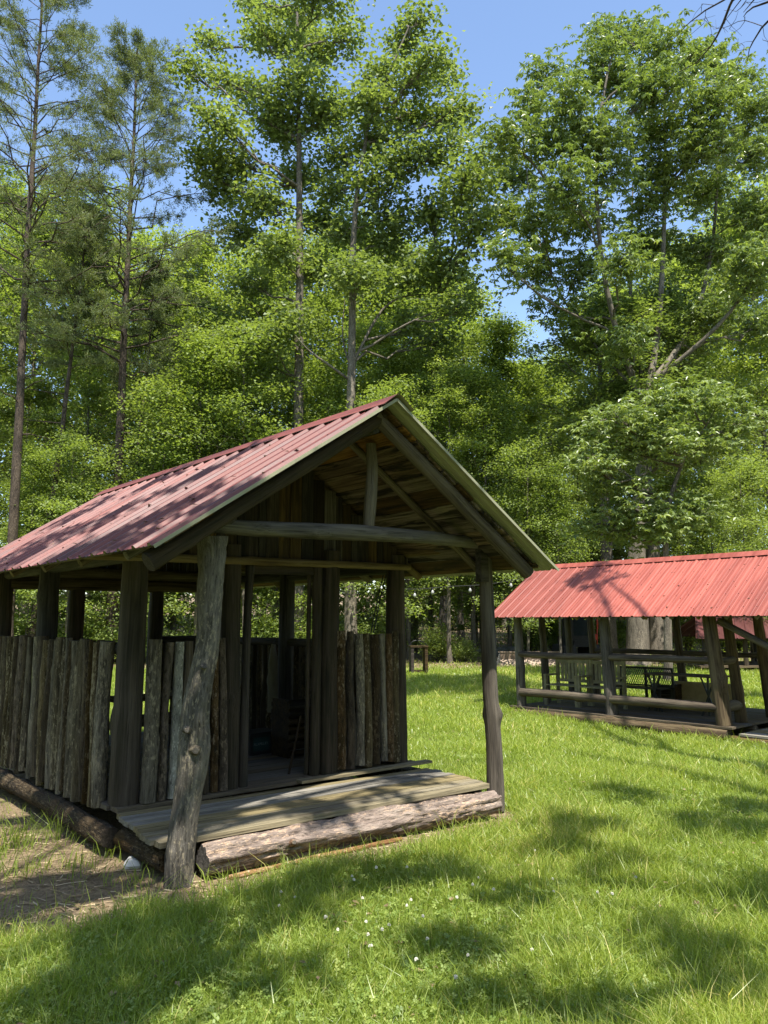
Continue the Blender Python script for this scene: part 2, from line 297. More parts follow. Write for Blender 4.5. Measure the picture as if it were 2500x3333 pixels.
def ground_mat():
    m, nt, nd, lk = mat('lawn_and_soil'); b = N(nt, 'ShaderNodeBsdfPrincipled'); o = N(nt, 'ShaderNodeOutputMaterial')
    tc = N(nt, 'ShaderNodeTexCoord'); d = N(nt, 'ShaderNodeAttribute', attribute_name='dirt'); l = N(nt, 'ShaderNodeAttribute', attribute_name='litter')
    def nz(s, det=6, vec=None, rg=.6):
        n = N(nt, 'ShaderNodeTexNoise'); n.inputs['Scale'].default_value = s; n.inputs['Detail'].default_value = det; n.inputs['Roughness'].default_value = rg; lk.new(vec or tc.outputs['Object'], n.inputs['Vector']); return n
    g1 = nz(22, 8, rg=.75); g2 = nz(1.1, 4); g3 = nz(120, 4); g4 = nz(7, 6)
    gr = ramp(nt, [(.3, (.08,.11,.03)), (.5, (.17,.20,.055)), (.7, (.27,.26,.10))]); lk.new(g1.outputs['Fac'], gr.inputs[0])
    dr = ramp(nt, [(.3, (.11,.08,.048)), (.5, (.24,.18,.11)), (.7, (.38,.29,.18))]); lk.new(g1.outputs['Fac'], dr.inputs[0])
    lr = ramp(nt, [(.3, (.06,.045,.03)), (.5, (.20,.15,.095)), (.68, (.36,.27,.17))]); lk.new(g1.outputs['Fac'], lr.inputs[0])
    def mask(src, nn, k):
        a = N(nt, 'ShaderNodeMath', operation='MULTIPLY_ADD'); lk.new(nn.outputs['Fac'], a.inputs[0]); a.inputs[1].default_value = k; lk.new(src.outputs['Fac'], a.inputs[2])
        r = ramp(nt, [(.45+k*.5, (0,0,0)), (.62+k*.5, (1,1,1))]); lk.new(a.outputs[0], r.inputs[0]); return r
    md = mask(d, g4, .5); ml = mask(l, g4, .6)
    m1 = N(nt, 'ShaderNodeMix', data_type='RGBA'); lk.new(ml.outputs[0], m1.inputs[0]); lk.new(gr.outputs[0], m1.inputs[6]); lk.new(lr.outputs[0], m1.inputs[7])
    m2 = N(nt, 'ShaderNodeMix', data_type='RGBA'); lk.new(md.outputs[0], m2.inputs[0]); lk.new(m1.outputs[2], m2.inputs[6]); lk.new(dr.outputs[0], m2.inputs[7])
    lk.new(m2.outputs[2], b.inputs['Base Color']); b.inputs['Roughness'].default_value = .95; b.inputs['Specular IOR Level'].default_value = .1
    hb = N(nt, 'ShaderNodeMath', operation='ADD'); lk.new(g1.outputs['Fac'], hb.inputs[0]); lk.new(g3.outputs['Fac'], hb.inputs[1])
    bp = N(nt, 'ShaderNodeBump'); bp.inputs['Strength'].default_value = .8; bp.inputs['Distance'].default_value = .03; lk.new(hb.outputs[0], bp.inputs['Height']); lk.new(bp.outputs[0], b.inputs['Normal'])
    lk.new(b.outputs[0], o.inputs[0]); return m
M['ground'] = ground_mat()

# ------------------------------------------------------------------ ground
def rect_dist(X, Y, x0, x1, y0, y1):
    dx = np.maximum(np.maximum(x0-X, X-x1), 0); dy = np.maximum(np.maximum(y0-Y, Y-y1), 0); return np.hypot(dx, dy)
def locA(x, y):
    dx = np.asarray(x)-A.o[0]; dy = np.asarray(y)-A.o[1]; return dx*A.c+dy*A.s, -dx*A.s+dy*A.c
def locB(x, y):
    dx = np.asarray(x)-B.o[0]; dy = np.asarray(y)-B.o[1]; return dx*B.c+dy*B.s, -dx*B.s+dy*B.c
def dirt_at(x, y):
    X, Y = locA(x, y)
    d = rect_dist(X, Y, -.2, 3.0, -1.12, 3.7)
    w = 1-sstep(.10, .55, d+.16*wob(x, y, 3.3)+np.where(X > 3.0, .25, 0)+np.where((Y < -1.1) & (X > .6), .12, 0))
    e = np.hypot((X+.65)/1.0, (Y+.72)/.62)
    w = np.maximum(w, .95*(1-sstep(.6, 1.15, e+.22*wob(x, y, 4))))
    lw = rect_dist(X, Y, -.75, -.2, -.5, 3.8); w = np.maximum(w, .85*(1-sstep(0, .4, lw+.2*wob(x, y, 3))))
    tuft = np.hypot((X+1.12)/.42, (Y-.55)/.5); w = w*sstep(.7, 1.15, tuft)
    Xb, Yb = locB(x, y); db = rect_dist(Xb, Yb, .3, 6.4, .25, 3.4); w = np.maximum(w, 1-sstep(0, .15, db))
    return w
def litter_at(x, y):
    x = np.asarray(x, float); y = np.asarray(y, float)
    return sstep(25.5, 30.5, y+1.6*wob(x, y, .5)+.25*np.maximum(0, x-6)+np.maximum(0, -x-2)*.15)
def make_ground():
    xs = np.concatenate([-np.geomspace(120, 8, 34), np.linspace(-7.5, 7.5, 151), np.geomspace(8, 120, 34)])
    ys = np.concatenate([-np.geomspace(60, 2.5, 14), np.linspace(-2, 12, 141), np.geomspace(12.2, 220, 80)])
    Xg, Yg = np.meshgrid(xs, ys); Z = gz(Xg, Yg)+.012*wob(Xg, Yg, 5)*(np.hypot(Xg, Yg) < 14)
    V = np.stack([Xg, Yg, Z], -1).reshape(-1, 3); a, b = Xg.shape
    I = (np.arange(a-1)[:, None]*b+np.arange(b-1)).ravel(); Fq = np.stack([I, I+1, I+b+1, I+b], 1)
    me = np_mesh('ground', V, [Fq], [M['ground']], {'dirt': ('POINT', 'FLOAT', dirt_at(Xg, Yg).ravel()), 'litter': ('POINT', 'FLOAT', litter_at(Xg, Yg).ravel())}, True)
    tag(link('ground', me), 'mown lawn with bare soil round the sheds and leaf litter under the trees', kind='structure')
make_ground()

def blade_mesh(name, x, y, h, w, lean, az, tone, material, wmin=.12, twist=None):
    n = len(x); z = gz(x, y)+.012*wob(x, y, 5)*(np.hypot(x, y) < 14)-.008
    ca, sa = np.cos(az), np.sin(az); tw = az+PI/2 if twist is None else twist; px, py = np.cos(tw), np.sin(tw)
    V = np.zeros((n, 6, 3)); 
    for k, (t, ww) in enumerate(((0, 1.), (.55, .8), (1., wmin))):
        d = lean*h*t**1.8; zz = z+h*(t-.35*lean*t*t)
        for sgn, idx in ((-1, 2*k), (1, 2*k+1)):
            V[:, idx, 0] = x+ca*d+sgn*px*w*ww/2; V[:, idx, 1] = y+sa*d+sgn*py*w*ww/2; V[:, idx, 2] = zz
    base = np.arange(n)[:, None]*6
    Fq = np.concatenate([base+np.array([0, 1, 3, 2]), base+np.array([2, 3, 5, 4])])
    return np_mesh(name, V.reshape(-1, 3), [Fq], [material], {'tone': ('POINT', 'FLOAT', np.repeat(tone, 6))})
def make_grass():
    g = np.random.default_rng(3)
    # sample positions so that density per picture area stays even
    n1 = 430000
    d = 3.0*np.exp(g.uniform(0, 1, n1)**.86*math.log(31/3.0)); half = .53
    x = g.uniform(-half, half, n1)*d+0; y = d
    X, Y = locA(x, y); Xb, Yb = locB(x, y)
    dm = dirt_at(x, y); lm = litter_at(x, y)
    keep = (rect_dist(X, Y, -.15, 2.98, -1.08, 3.6) > 0) & (rect_dist(Xb, Yb, .4, 6.3, .3, 3.3) > 0)
    keep &= g.random(n1) > np.clip(dm*1.12, 0, .975); keep &= g.random(n1) > lm*.93
    x, y, d, dm = x[keep], y[keep], d[keep], dm[keep]; n = len(x)
    patch = .5+.5*wob(x, y, 1.6); fine = .5+.5*wob(x, y, 6.5); dry = np.clip(wob(x+9, y-4, 1.1)*.6+.15, 0, 1)
    h = (.05+.055*g.random(n)+.05*np.clip(fine, 0, 1))*(.75+.5*np.clip(patch, 0, 1.2)); tall = g.random(n) < .05; h = np.where(tall, h*1.8, h)
    nearpost = rect_dist(*locA(x, y), -.2, 3.1, -1.2, 3.7); h = np.where((nearpost < .5) & (dm < .6), h*1.25, h)
    nb = rect_dist(*locB(x, y), .3, 6.4, .2, 3.4); h = np.where(nb < .3, h*1.15, h)
    w = np.maximum(.0032+.0025*g.random(n), d*.00085*(.7+.6*g.random(n)))
    tone = np.clip(.38+.16*(patch-.5)+.22*(g.random(n)-.5)+.14*(fine-.5)+(g.random(n) < .05+.16*dry)*.5, 0, 1)
    az = g.uniform(0, 2*PI, n); lean = g.uniform(.15, 1.0, n)
    me = blade_mesh('grass', x, y, h, w, lean, az, tone, M['grass'], twist=g.uniform(0, 2*PI, n))
    tag(link('grass', me), 'short lawn grass in sun and dappled shade', kind='stuff', cat='grass')
    # tufts of longer grass
    tx, ty, th, tn = [], [], [], []
    spots = [(60, 2760, 90, .34), (30, 2850, 60, .30), (190, 2740, 40, .28), (330, 2790, 45, .22), (480, 2860, 30, .18), (700, 2860, 40, .2), (270, 2840, 30, .2),
             (740, 2930, 60, .24), (560, 2960, 40, .2), (1050, 2830, 50, .17), (1230, 2760, 26, .14), (1700, 2650, 60, .2), (1780, 2680, 60, .22), (1680, 2700, 50, .16),
             (2420, 2960, 90, .30), (2480, 2900, 70, .3), (2470, 3050, 60, .26), (2300, 3180, 50, .24), (1850, 3220, 50, .22), (850, 3230, 50, .24), (300, 3230, 50, .22), (120, 3150, 60, .22), (1380, 3270, 40, .2), (2050, 3290, 40, .2), (520, 3100, 40, .2)]
    for u, v, k, hh in spots:
        p = ground_pick(u, v)
        for _ in range(k):
            tx.append(p[0]+g.normal()*.10); ty.append(p[1]+g.normal()*.10); th.append(hh*g.uniform(.45, 1.05))
    for _ in range(420):
        u = g.uniform(0, 2500); v = g.uniform(2650, 3333); p = ground_pick(u, v)
        if dirt_at(p[0], p[1]) < .5:
            for _ in range(3): tx.append(p[0]+g.normal()*.03); ty.append(p[1]+g.normal()*.03); th.append(g.uniform(.10, .22))
    tx, ty, th = map(np.array, (tx, ty, th)); X, Y = locA(tx, ty); k = rect_dist(X, Y, -.12, 2.95, -1.05, 3.6) > 0; tx, ty, th = tx[k], ty[k], th[k]; n = len(tx)
    me = blade_mesh('grass_tufts', tx, ty, th, g.uniform(.004, .008, n), g.uniform(.2, 1.1, n), g.uniform(0, 2*PI, n), np.clip(g.normal(.42, .1, n), 0, .72), M['grass'], wmin=.1, twist=g.uniform(0, 2*PI, n))
    tag(link('grass_tufts', me), 'longer grass blades standing in tufts about the lawn', kind='stuff', cat='grass')
    # clover and broad leaved lawn plants
    n = 24000; d = 3.1*np.exp(g.uniform(0, 1, n)*math.log(11/3.1)); x = g.uniform(-.53, .53, n)*d; y = d
    pw = wob(x-3, y+8, 1.3)+.5*wob(x, y, 3.7)+np.where((x > -1) & (y < 6), .45, 0)
    k = (pw > .25) & (dirt_at(x, y) < .35) & (rect_dist(*locA(x, y), -.2, 3., -1.15, 3.6) > 0); x, y = x[k], y[k]; n = len(x)
    z = gz(x, y)+.012*wob(x, y, 5)+g.uniform(.03, .075, n); s = g.uniform(.008, .015, n); V = []; 
    a0 = g.uniform(0, 2*PI, n); tx_, ty_ = g.normal(0, .35, n), g.normal(0, .35, n); out = np.zeros((n, 3, 4, 3))
    for j in range(3):
        a = a0+j*2*PI/3; ca, sa = np.cos(a), np.sin(a)
        for q, (rr_, ww) in enumerate(((0, 0), (.75, .55), (1.2, 0), (.75, -.55))):
            dx = s*(rr_*ca-ww*sa); dy = s*(rr_*sa+ww*ca); out[:, j, q, 0] = x+dx; out[:, j, q, 1] = y+dy; out[:, j, q, 2] = z+dx*tx_+dy*ty_
    Fq = np.arange(n*12).reshape(-1, 4)
    me = np_mesh('clover', out.reshape(-1, 3), [Fq], [M['clover']], {'tone': ('POINT', 'FLOAT', np.repeat(g.random(n), 12))})
    tag(link('clover', me), 'low round clover leaves spreading through the lawn', kind='stuff', cat='clover')
    # straw and twigs on the bare soil
    n = 5200; u = g.uniform(-3.2, 2.2, n); v = g.uniform(4.4, 8.6, n); k = (dirt_at(u, v) > .35) & (rect_dist(*locA(u, v), -.15, 2.98, -1.05, 3.6) > 0); u, v = u[k], v[k]; n = len(u); a = g.uniform(0, PI, n); L = g.uniform(.015, .07, n); w = g.uniform(.0015, .004, n)
    z = gz(u, v)+.012*wob(u, v, 5)+.004; o4 = np.zeros((n, 4, 3))
    for q, (sl, sw) in enumerate(((-1, -1), (1, -1), (1, 1), (-1, 1))):
        o4[:, q, 0] = u+np.cos(a)*L*sl-np.sin(a)*w*sw; o4[:, q, 1] = v+np.sin(a)*L*sl+np.cos(a)*w*sw; o4[:, q, 2] = z+g.uniform(0, .008, n)
    me = np_mesh('straw', o4.reshape(-1, 3), [np.arange(n*4).reshape(-1, 4)], [M['straw']], {'tone': ('POINT', 'FLOAT', np.repeat(g.random(n), 4))})
    tag(link('straw_litter', me), 'dry straw and small twigs scattered over the bare soil', kind='stuff', cat='litter')
M['straw'] = leafmat('dry_straw', [(.12,.08,.045), (.25,.18,.1), (.38,.29,.17), (.5,.4,.26)], .1, .8, tcol=(1, 1, 1))
make_grass()

# ------------------------------------------------------------------ roofs
def rib_profile(L, major=.229, first=.06, hr=.02):
    """list of (distance, height) across the ribs"""
    pr = []; x = 0; k = first
    pr.append((0, 0))
    while k < L-.05:
        pr += [(k-.03, 0), (k-.012, hr), (k+.012, hr), (k+.03, 0)]
        for mnr in (.085, .145):
            if k+mnr+.012 < L-.02: pr += [(k+mnr-.012, 0), (k+mnr, hr*.25), (k+mnr+.012, 0)]
        k += major
    pr.append((L, 0)); return pr
def roof_panel(root, name, X0, Y0, axis, L, run, drop, side, mats, thick=.004, screws=5, label=None):
    """axis 'Y': ribs spaced along Y from Y0; slope runs from ridge (X0) outwards by run*side"""
    mb = MB(); pr = rib_profile(L); n = 9
    nrm = np.array([side*drop, 0, run]); nrm = nrm/np.linalg.norm(nrm)
    for layer, mi in ((0, 0), (1, 1)):
        P = np.zeros((len(pr), n, 3))
        for i, (d, hh) in enumerate(pr):
            for j in range(n):
                t = j/(n-1); p = np.array([side*run*t, d, -drop*t])+nrm*(hh-(thick if layer else 0))
                P[i, j] = p if axis == 'Y' else p
        Q = P.copy()
        if axis == 'Y': Q[..., 0] += X0[0]; Q[..., 1] += Y0; Q[..., 2] += X0[1]
        else: Q = np.stack([P[..., 1]+Y0, P[..., 0]+X0[0], P[..., 2]+X0[1]], -1)
        b0 = len(mb.v); mb.quadgrid(Q, mi=mi)
        for i in range(len(pr)):
            for j in range(n): mb.g[b0+i*n+j] = np.array([pr[i][0], j/(n-1)*math.hypot(run, drop), 0]); mb.t[b0+i*n+j] = (math.sin(int(pr[i][0]/.916+.01)*7.3+side*2)*.5+.5)
    for r in range(screws):
        t = (r+.35)/screws; k = .06+.229/2
        while k < L:
            p = np.array([side*run*t, k+R.uniform(-.006, .006), -drop*t])+nrm*.002
            q = np.array([p[0]+X0[0], p[1]+Y0, p[2]+X0[1]]) if axis == 'Y' else np.array([p[1]+Y0, p[0]+X0[0], p[2]+X0[1]])
            mb.box(q, (.012, .012, .01), mi=2); k += .229
    return mb.build(name, [mats[0], mats[1], M['screw']], root, label=label)

# ------------------------------------------------------------------ main shed
SH = empty('log_shed', (A.o[0], A.o[1], 0), 'nearest shed, open porch, bark slab walls and faded red metal roof', 'shed', A.yaw)
CX = 1.36; ZR, ZE, EW = 3.3025, 2.0869, 1.8825; YF, YB = -1.537, 4.266; SL = (ZR-ZE)/EW
def zroof(X): return ZR-abs(X-CX)*SL
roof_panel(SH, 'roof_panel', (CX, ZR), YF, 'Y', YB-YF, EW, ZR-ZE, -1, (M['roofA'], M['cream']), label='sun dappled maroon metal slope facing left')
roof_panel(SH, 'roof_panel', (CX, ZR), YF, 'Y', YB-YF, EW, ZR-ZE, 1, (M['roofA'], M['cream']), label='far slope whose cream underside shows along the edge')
mb = MB()    # ridge cap, folded, with lapped lengths
for k, (a, b) in enumerate(((YF-.03, 0.45), (0.4, 2.4), (2.35, YB+.02))):
    z = ZR+.03+.004*k; w = .15
    P = np.array([[[CX-w, y, z-w*SL-.004], [CX-.03, y, z-.012], [CX, y, z+.004], [CX+.03, y, z-.012], [CX+w, y, z-w*SL-.004]] for y in (a, b)])
    mb.quadgrid(P, mi=0); mb.quadgrid(P-np.array([0, 0, .004]), mi=1)
mb.build('ridge_cap', [M['roofA'], M['cream']], SH)
mb = MB()    # cream edge trims along the gable edge
for sd in (-1, 1):
    mb.plank((CX, YF-.003, ZR-.008), (CX+sd*EW, YF-.003, ZE-.008), .004, .022, up=(sd*SL, 0, 1))
mb.build('edge_trim', M['cream'], SH)
def boards_under(root, cx, zr, sl, ew, y0, y1, drop, wdt=.185, ins=.0):
    for sd in (-1, 1):
        mb = MB(); d = 0.02; L = ew*math.hypot(1, sl)-.06; nn = np.array([sd*sl, 0, 1])/math.hypot(1, sl); tt = np.array([sd, 0, -sl])/math.hypot(1, sl)
        while d < L:
            w = wdt*R.uniform(.85, 1.2); w = min(w, L-d); e = y0+R.uniform(-.02, .03)
            cut = R.uniform(y0+1.5, y1-1.2)
            for a, b in ((e, cut-.004), (cut, y1)):
                c = np.array([cx, (a+b)/2, zr])+tt*(d+w/2)-nn*(drop+R.uniform(0, .006))
                mb.box(c, (w-.008, b-a, .022), np.stack([tt, [0, 1, 0], nn], 1), grain=1)
            d += w
        mb.build('roof_boards', M['ceil'], root)
boards_under(SH, CX, ZR, SL, EW-.03, YF+.15, YB-.1, .035)
def rafter(root, cx, zr, sl, ew, sd, y, drop, r, over=.12, m='pole', name='rafter', sg=10, rough=.05):
    nn = np.array([sd*sl, 0, 1])/math.hypot(1, sl); a = np.array([cx+sd*.02, y, zr])-nn*(drop+r); b = np.array([cx+sd*(ew-over), y, zr-(ew-over)*sl])-nn*(drop+r)
    mb = MB(); mb.log([a, b+np.array([0, R.uniform(-.02, .02), 0])], [r*.92, r*1.08], n=sg, ring=.1, rough=rough, knots=2); return mb.build(name, M[m], root)
for sd in (-1, 1):
    rafter(SH, CX, ZR, SL, EW, sd, YF+.22, .05, .058, over=.10 if sd > 0 else -.0, m='post' if sd < 0 else 'post2', name='barge_rafter', rough=.08)
    for y in (-.77, .10, .95, 1.85, 2.75, 3.5, 4.0): rafter(SH, CX, ZR, SL, EW, sd, y, .05, .034, over=.1)
mb = MB(); mb.log([(CX-.02, YF+.24, ZR-.17), (CX, 4.0, ZR-.17)], [.06, .06], knots=1); mb.build('ridge_pole', M['post'], SH)
mb = MB(); mb.log([(.19, -1.12, 2.375), (.10, .2, 2.33), (.02, 3.9, 2.33)], [.075, .07, .07], n=14, knots=2); mb.build('plate_log', M['post'], SH)
mb = MB(); mb.log([(3.02, -1.2, 2.335), (2.80, 0, 2.34), (2.74, 3.9, 2.33)], [.062, .07, .07], n=14, knots=2); mb.build('plate_log', M['post2'], SH)
# crossbeam, king post, porch posts
mb = MB(); mb.log([(.0, -1.0, 2.30), (.45, -1.0, 2.30), (1.3, -1.01, 2.33), (2.2, -.97, 2.355), (3.0, -.93, 2.34)], [.05, .06, .068, .062, .055], n=16, ring=.06, rough=.05, knots=4, seed=4, fine=.1); mb.build('crossbeam', M['silver'], SH)
mb = MB(); mb.log([(1.53, -.98, 2.37), (1.555, -.98, 2.6), (1.575, -.98, 2.86), (1.56, -.98, 3.08)], [.055, .062, .052, .047], n=14, ring=.04, knots=2, seed=9, fine=.12); mb.build('king_post', M['silver'], SH)
PY = -1.03
pp_ = [(2850, 584, .100), (2780, 590, .094), (2690, 600, .090), (2595, 613, .090), (2500, 624, .100), (2430, 632, .106), (2324, 636, .097), (2200, 655, .088), (2080, 678, .083), (1960, 684, .080), (1850, 688, .084), (1780, 690, .096), (1748, 689, .108)]
pw_ = [A.pick(u, v, 1, PY) for v, u, r in pp_]; pw_[0][2] = -.05
mb = MB(); mb.log(pw_, [q[2]*1.14 for q in pp_], n=30, ring=.018, rough=.045, knots=0, seed=21, fine=.17, mic=1)
# knots and peeled bark flaps on the post
cam_side = np.array([-.39, -.92, 0])
def knot(mb, c, r, mi=0, out=cam_side):
    out = out/np.linalg.norm(out); mb.log([c-out*.01, c+out*.028, c+out*.04], [r*1.5, r, r*.72], n=14, ring=.012, rough=.12, knots=0, fine=.2, mi=mi, mic=1)
for u, v, r in ((664, 2170, .018), (607, 2376, .022), (636, 2440, .034)): knot(mb, A.pick(u, v, 1, PY-.085), r)
mb.build('porch_post', [M['bark_grey'], M['silver']], SH, label='crooked knotty grey porch post on the left')
mb = MB(); mb.log([(3.04, -.92, -.03), (3.035, -.92, .5), (3.0, -.92, 1.0), (2.985, -.92, 1.6), (2.96, -.92, 2.3)], [.083, .078, .075, .071, .066], n=22, ring=.03, rough=.04, knots=2, seed=33, fine=.07)
mb.build('porch_post', M['post2'], SH, label='straight round porch post on the right')
mb = MB(); mb.box((2.89, -.95, 2.14), (.10, .07, .30)); mb.build('post_block', M['post'], SH)
# wall posts
def wpost(x, y, r=.095, dx=0, dy=0, m='post', z1=2.28, sq=.35, n=16, name='wall_post', rough=.05):
    mb = MB(); mb.log([(x, y, .30), (x+dx*.5+R.uniform(-.012, .012), y, 1.3), (x+dx, y+dy, z1)], [r*1.05, r, r*.93], n=n, ring=.08, rough=rough, knots=2, sq=sq); return mb.build(name, M[m], SH)
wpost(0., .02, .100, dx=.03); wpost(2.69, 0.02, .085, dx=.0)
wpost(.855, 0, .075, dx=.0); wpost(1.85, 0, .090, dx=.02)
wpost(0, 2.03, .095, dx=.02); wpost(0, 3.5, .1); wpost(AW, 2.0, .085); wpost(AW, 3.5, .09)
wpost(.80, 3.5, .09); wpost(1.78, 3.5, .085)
mb = MB(); mb.log([(.985, -.02, .30), (.995, -.02, 1.0), (1.0, -.02, 1.7), (1.02, -.02, 2.13)], [.043, .036, .035, .038], n=12, knots=5, seed=2); mb.build('door_jamb', M['post'], SH)
mb = MB(); mb.log([(1.70, -.02, .30), (1.71, -.02, 1.2), (1.72, -.02, 2.13)], [.045, .04, .042], n=12, knots=2, sq=.3); mb.build('door_jamb', M['post'], SH)
mb = MB(); mb.log([(.60, .06, .31), (.62, .06, 2.13)], [.03, .03], n=8); mb.build('door_stop', M['post'], SH); mb = MB(); mb.log([(1.665, .05, .31), (1.68, .05, 2.1)], [.022, .02], n=8); mb.build('door_stop', M['post'], SH)
# headers
mb = MB(); mb.log([(-.42, -.06, 2.13), (1.2, -.06, 2.15), (2.80, -.06, 2.165)], [.032, .034, .03], n=12, knots=3, sq=.4); mb.build('header_beam', M['pole'], SH)
mb = MB(); mb.plank((1.0, .0, 2.08), (1.74, .0, 2.09), .05, .07); mb.build('door_lintel', M['post'], SH)
for zz in (2.07, 2.2): mb = MB(); mb.log([(.05, 3.45, zz), (2.65, 3.45, zz)], [.07, .065], n=12); mb.build('back_header', M['post2'], SH)
for x in (0.02, AW): mb = MB(); mb.log([(x, .0, 2.16), (x, 3.55, 2.16)], [.055, .055], n=12); mb.build('side_header', M['post'], SH)
def gable(y, name, w0, w1, m='gable'):
    mb = MB(); x = w0
    while x < w1-.01:
        w = min(R.uniform(.07, .135), w1-x); zt = min(zroof(x), zroof(x+w))-.09; zb = 2.17+R.uniform(-.012, .012)
        if zt > zb+.05: mb.box((x+w/2, y+R.uniform(-.005, .005), (zb+zt)/2), (w-.006, .022, zt-zb), grain=2)
        x += w
    return mb.build(name, M[m], SH)
gable(0.0, 'gable_boards', -.10, 2.83); gable(3.52, 'gable_boards', -.1, 2.83)
# bark slabs of the walls
BK = ['bark_grey', 'bark_brown', 'bark_brown', 'bark_rough', 'bark_grey', 'bark_brown', 'post']
def slab(x0, y0, x1, y1, r, z0, z1, m, seed=None, bend=.02, n=12, out=(0, -1)):
    mb = MB(); o = np.array([out[0], out[1]])
    mid = np.array([(x0+x1)/2, (y0+y1)/2])+np.array([out[1], -out[0]])*R.uniform(-bend, bend)
    q1 = np.array([x0*.7+x1*.3, y0*.7+y1*.3])+np.array([out[1], -out[0]])*R.uniform(-bend, bend)*.7
    mb.log([(x0, y0, z0), (q1[0], q1[1], z0+.33*(z1-z0)), (mid[0], mid[1], z0+.6*(z1-z0)), (x1, y1, z1)], [r*R.uniform(.95, 1.1), r, r*R.uniform(.9, 1), r*R.uniform(.82, .98)], n=n+4, ring=.03, rough=.08, knots=R.choice([0, 1, 1, 2]), fine=.17, mic=1, tone=R.choice([.05, .25, .5, .7, .95]))
    return mb.build('slab_log', [M[m], M['post']], SH)
fl = [(.145, .170, .066, 'bark_grey'), (.255, .285, .038, 'bark_rough'), (.345, .370, .045, 'bark_pale'), (.44, .45, .045, 'post2'), (.525, .53, .042, 'bark_brown'), (.612, .60, .045, 'bark_brown'), (.70, .675, .038, 'bark_rough'), (.775, .74, .040, 'bark_rough')]
for a, b, r, m in fl: slab(a, -.075, b, -.075, r, .315, 1.50+R.uniform(-.02, .015), m, bend=.012)
fr = [(1.955, 1.945, .052, 'bark_rough'), (2.06, 2.055, .046, 'bark_brown'), (2.165, 2.145, .050, 'bark_grey'), (2.255, 2.24, .047, 'bark_grey'), (2.345, 2.345, .055, 'bark_brown'), (2.455, 2.43, .038, 'bark_grey'), (2.52, 2.515, .043, 'bark_rough'), (2.595, 2.60, .045, 'bark_grey'), (2.64, 2.665, .034, 'post')]
for a, b, r, m in fr: slab(a, -.075, b, -.075, r, .335+R.uniform(-.02, .02), 1.53+R.uniform(-.015, .03), m, bend=.02)
y = .17; k = 0
while y < 3.42:
    r = R.choice([.033, .038, .045, .052, .062]); 
    if not (1.93 < y+r < 2.05):
        slab(-.105+R.uniform(-.012, .012), y+r+R.uniform(-.02, .045), -.10+R.uniform(-.012, .012), y+r+R.uniform(-.03, .03), r*R.uniform(.98, 1.08), .25+R.uniform(-.025, .035), 1.50+R.uniform(-.02, .015), R.choice(BK[:6]), out=(-1, 0), n=12, bend=.03); k += 1
    y += r*2*1.02
y = .12
while y < 3.4:       # far side wall, gaps of daylight between the slabs
    r = R.uniform(.05, .07)
    slab(AW+.05, y+r, AW+.05, y+r+R.uniform(-.02, .02), r, .30, 1.42, R.choice(BK), out=(1, 0), n=8)
    y += r*2+(R.uniform(.015, .032) if R.random() < .6 else -.004)
x = .12
while x < 2.6:
    r = R.uniform(.05, .068)
    if not (.88 < x+r < 1.7): slab(x+r, 3.58, x+r, 3.58, r, .30, 1.42, R.choice(BK), out=(0, 1), n=8)
    x += r*2+(.02 if R.random() < .3 else -.003)
for (p, q) in (((0.0, .1, 1.44), (0, 3.45, 1.44)), ((AW, .1, 1.40), (AW, 3.45, 1.40)), ((.05, 3.5, 1.42), (.85, 3.5, 1.42)), ((1.75, 3.5, 1.42), (2.7, 3.5, 1.42)), ((.05, 0, .9), (.8, 0, .9)), ((1.9, 0, .9), (2.7, 0, .9))):
    mb = MB(); mb.log([p, q], [.045, .045], n=10, sq=.4); mb.build('wall_rail', M['post'], SH)
# floor and foundations
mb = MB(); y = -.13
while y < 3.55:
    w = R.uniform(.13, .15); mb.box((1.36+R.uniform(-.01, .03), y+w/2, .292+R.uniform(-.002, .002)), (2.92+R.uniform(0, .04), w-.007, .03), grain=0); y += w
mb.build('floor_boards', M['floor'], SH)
mb = MB(); mb.box((2.2, -.155, .305), (1.5, .09, .022), grain=0, ax=None); mb.build('threshold_board', M['deck'], SH)
mb = MB(); mb.log([(-.15, -.15, .12), (-.14, .8, .135), (-.155, 1.7, .145), (-.15, 3.7, .155)], [.08, .09, .082, .088], n=18, ring=.05, rough=.09, knots=5, fine=.14, mic=1); mb.build('sill_log', [M['bark_brown'], M['post']], SH)
mb = MB(); mb.log([(2.86, -.1, .14), (2.86, 3.6, .14)], [.10, .10], n=14, knots=3, mic=1); mb.build('sill_log', [M['bark_grey'], M['post']], SH)
for xx in (.9, 1.9): mb = MB(); mb.log([(xx, -.08, .17), (xx, 3.5, .17)], [.085, .085], n=12, mic=1); mb.build('floor_joist', [M['bark_grey'], M['post']], SH)
# porch deck (planks run along the front), tilted as in the photo
mb = MB()
c00, c01 = np.array([-.17, -.95]), np.array([-.12, -.15]); c10, c11 = np.array([2.84, -1.05]), np.array([2.92, -.17]); nP = 9
for i in range(nP):
    a, b = i/nP, (i+1)/nP-.007
    for s0, s1 in ((0, 1),):
        p = [c00+(c01-c00)*a, c10+(c11-c10)*a, c10+(c11-c10)*b, c00+(c01-c00)*b]; e0 = R.uniform(-.02, .02); e1 = R.uniform(-.03, .03)
        p0 = (p[0]+p[3])/2+[e0, 0]; p1 = (p[1]+p[2])/2+[e1, 0]; w = np.linalg.norm(p[0]-p[3])*.5+np.linalg.norm(p[1]-p[2])*.5
        n0 = len(mb.v); mb.plank((*p0, .224+.045*b+R.uniform(-.003, .003)), (*p1, .224+.012*b+R.uniform(-.003, .003)), w, .036, tone=R.uniform(.45, .56), jit=.002)
mb.build('porch_deck', M['deck'], SH)
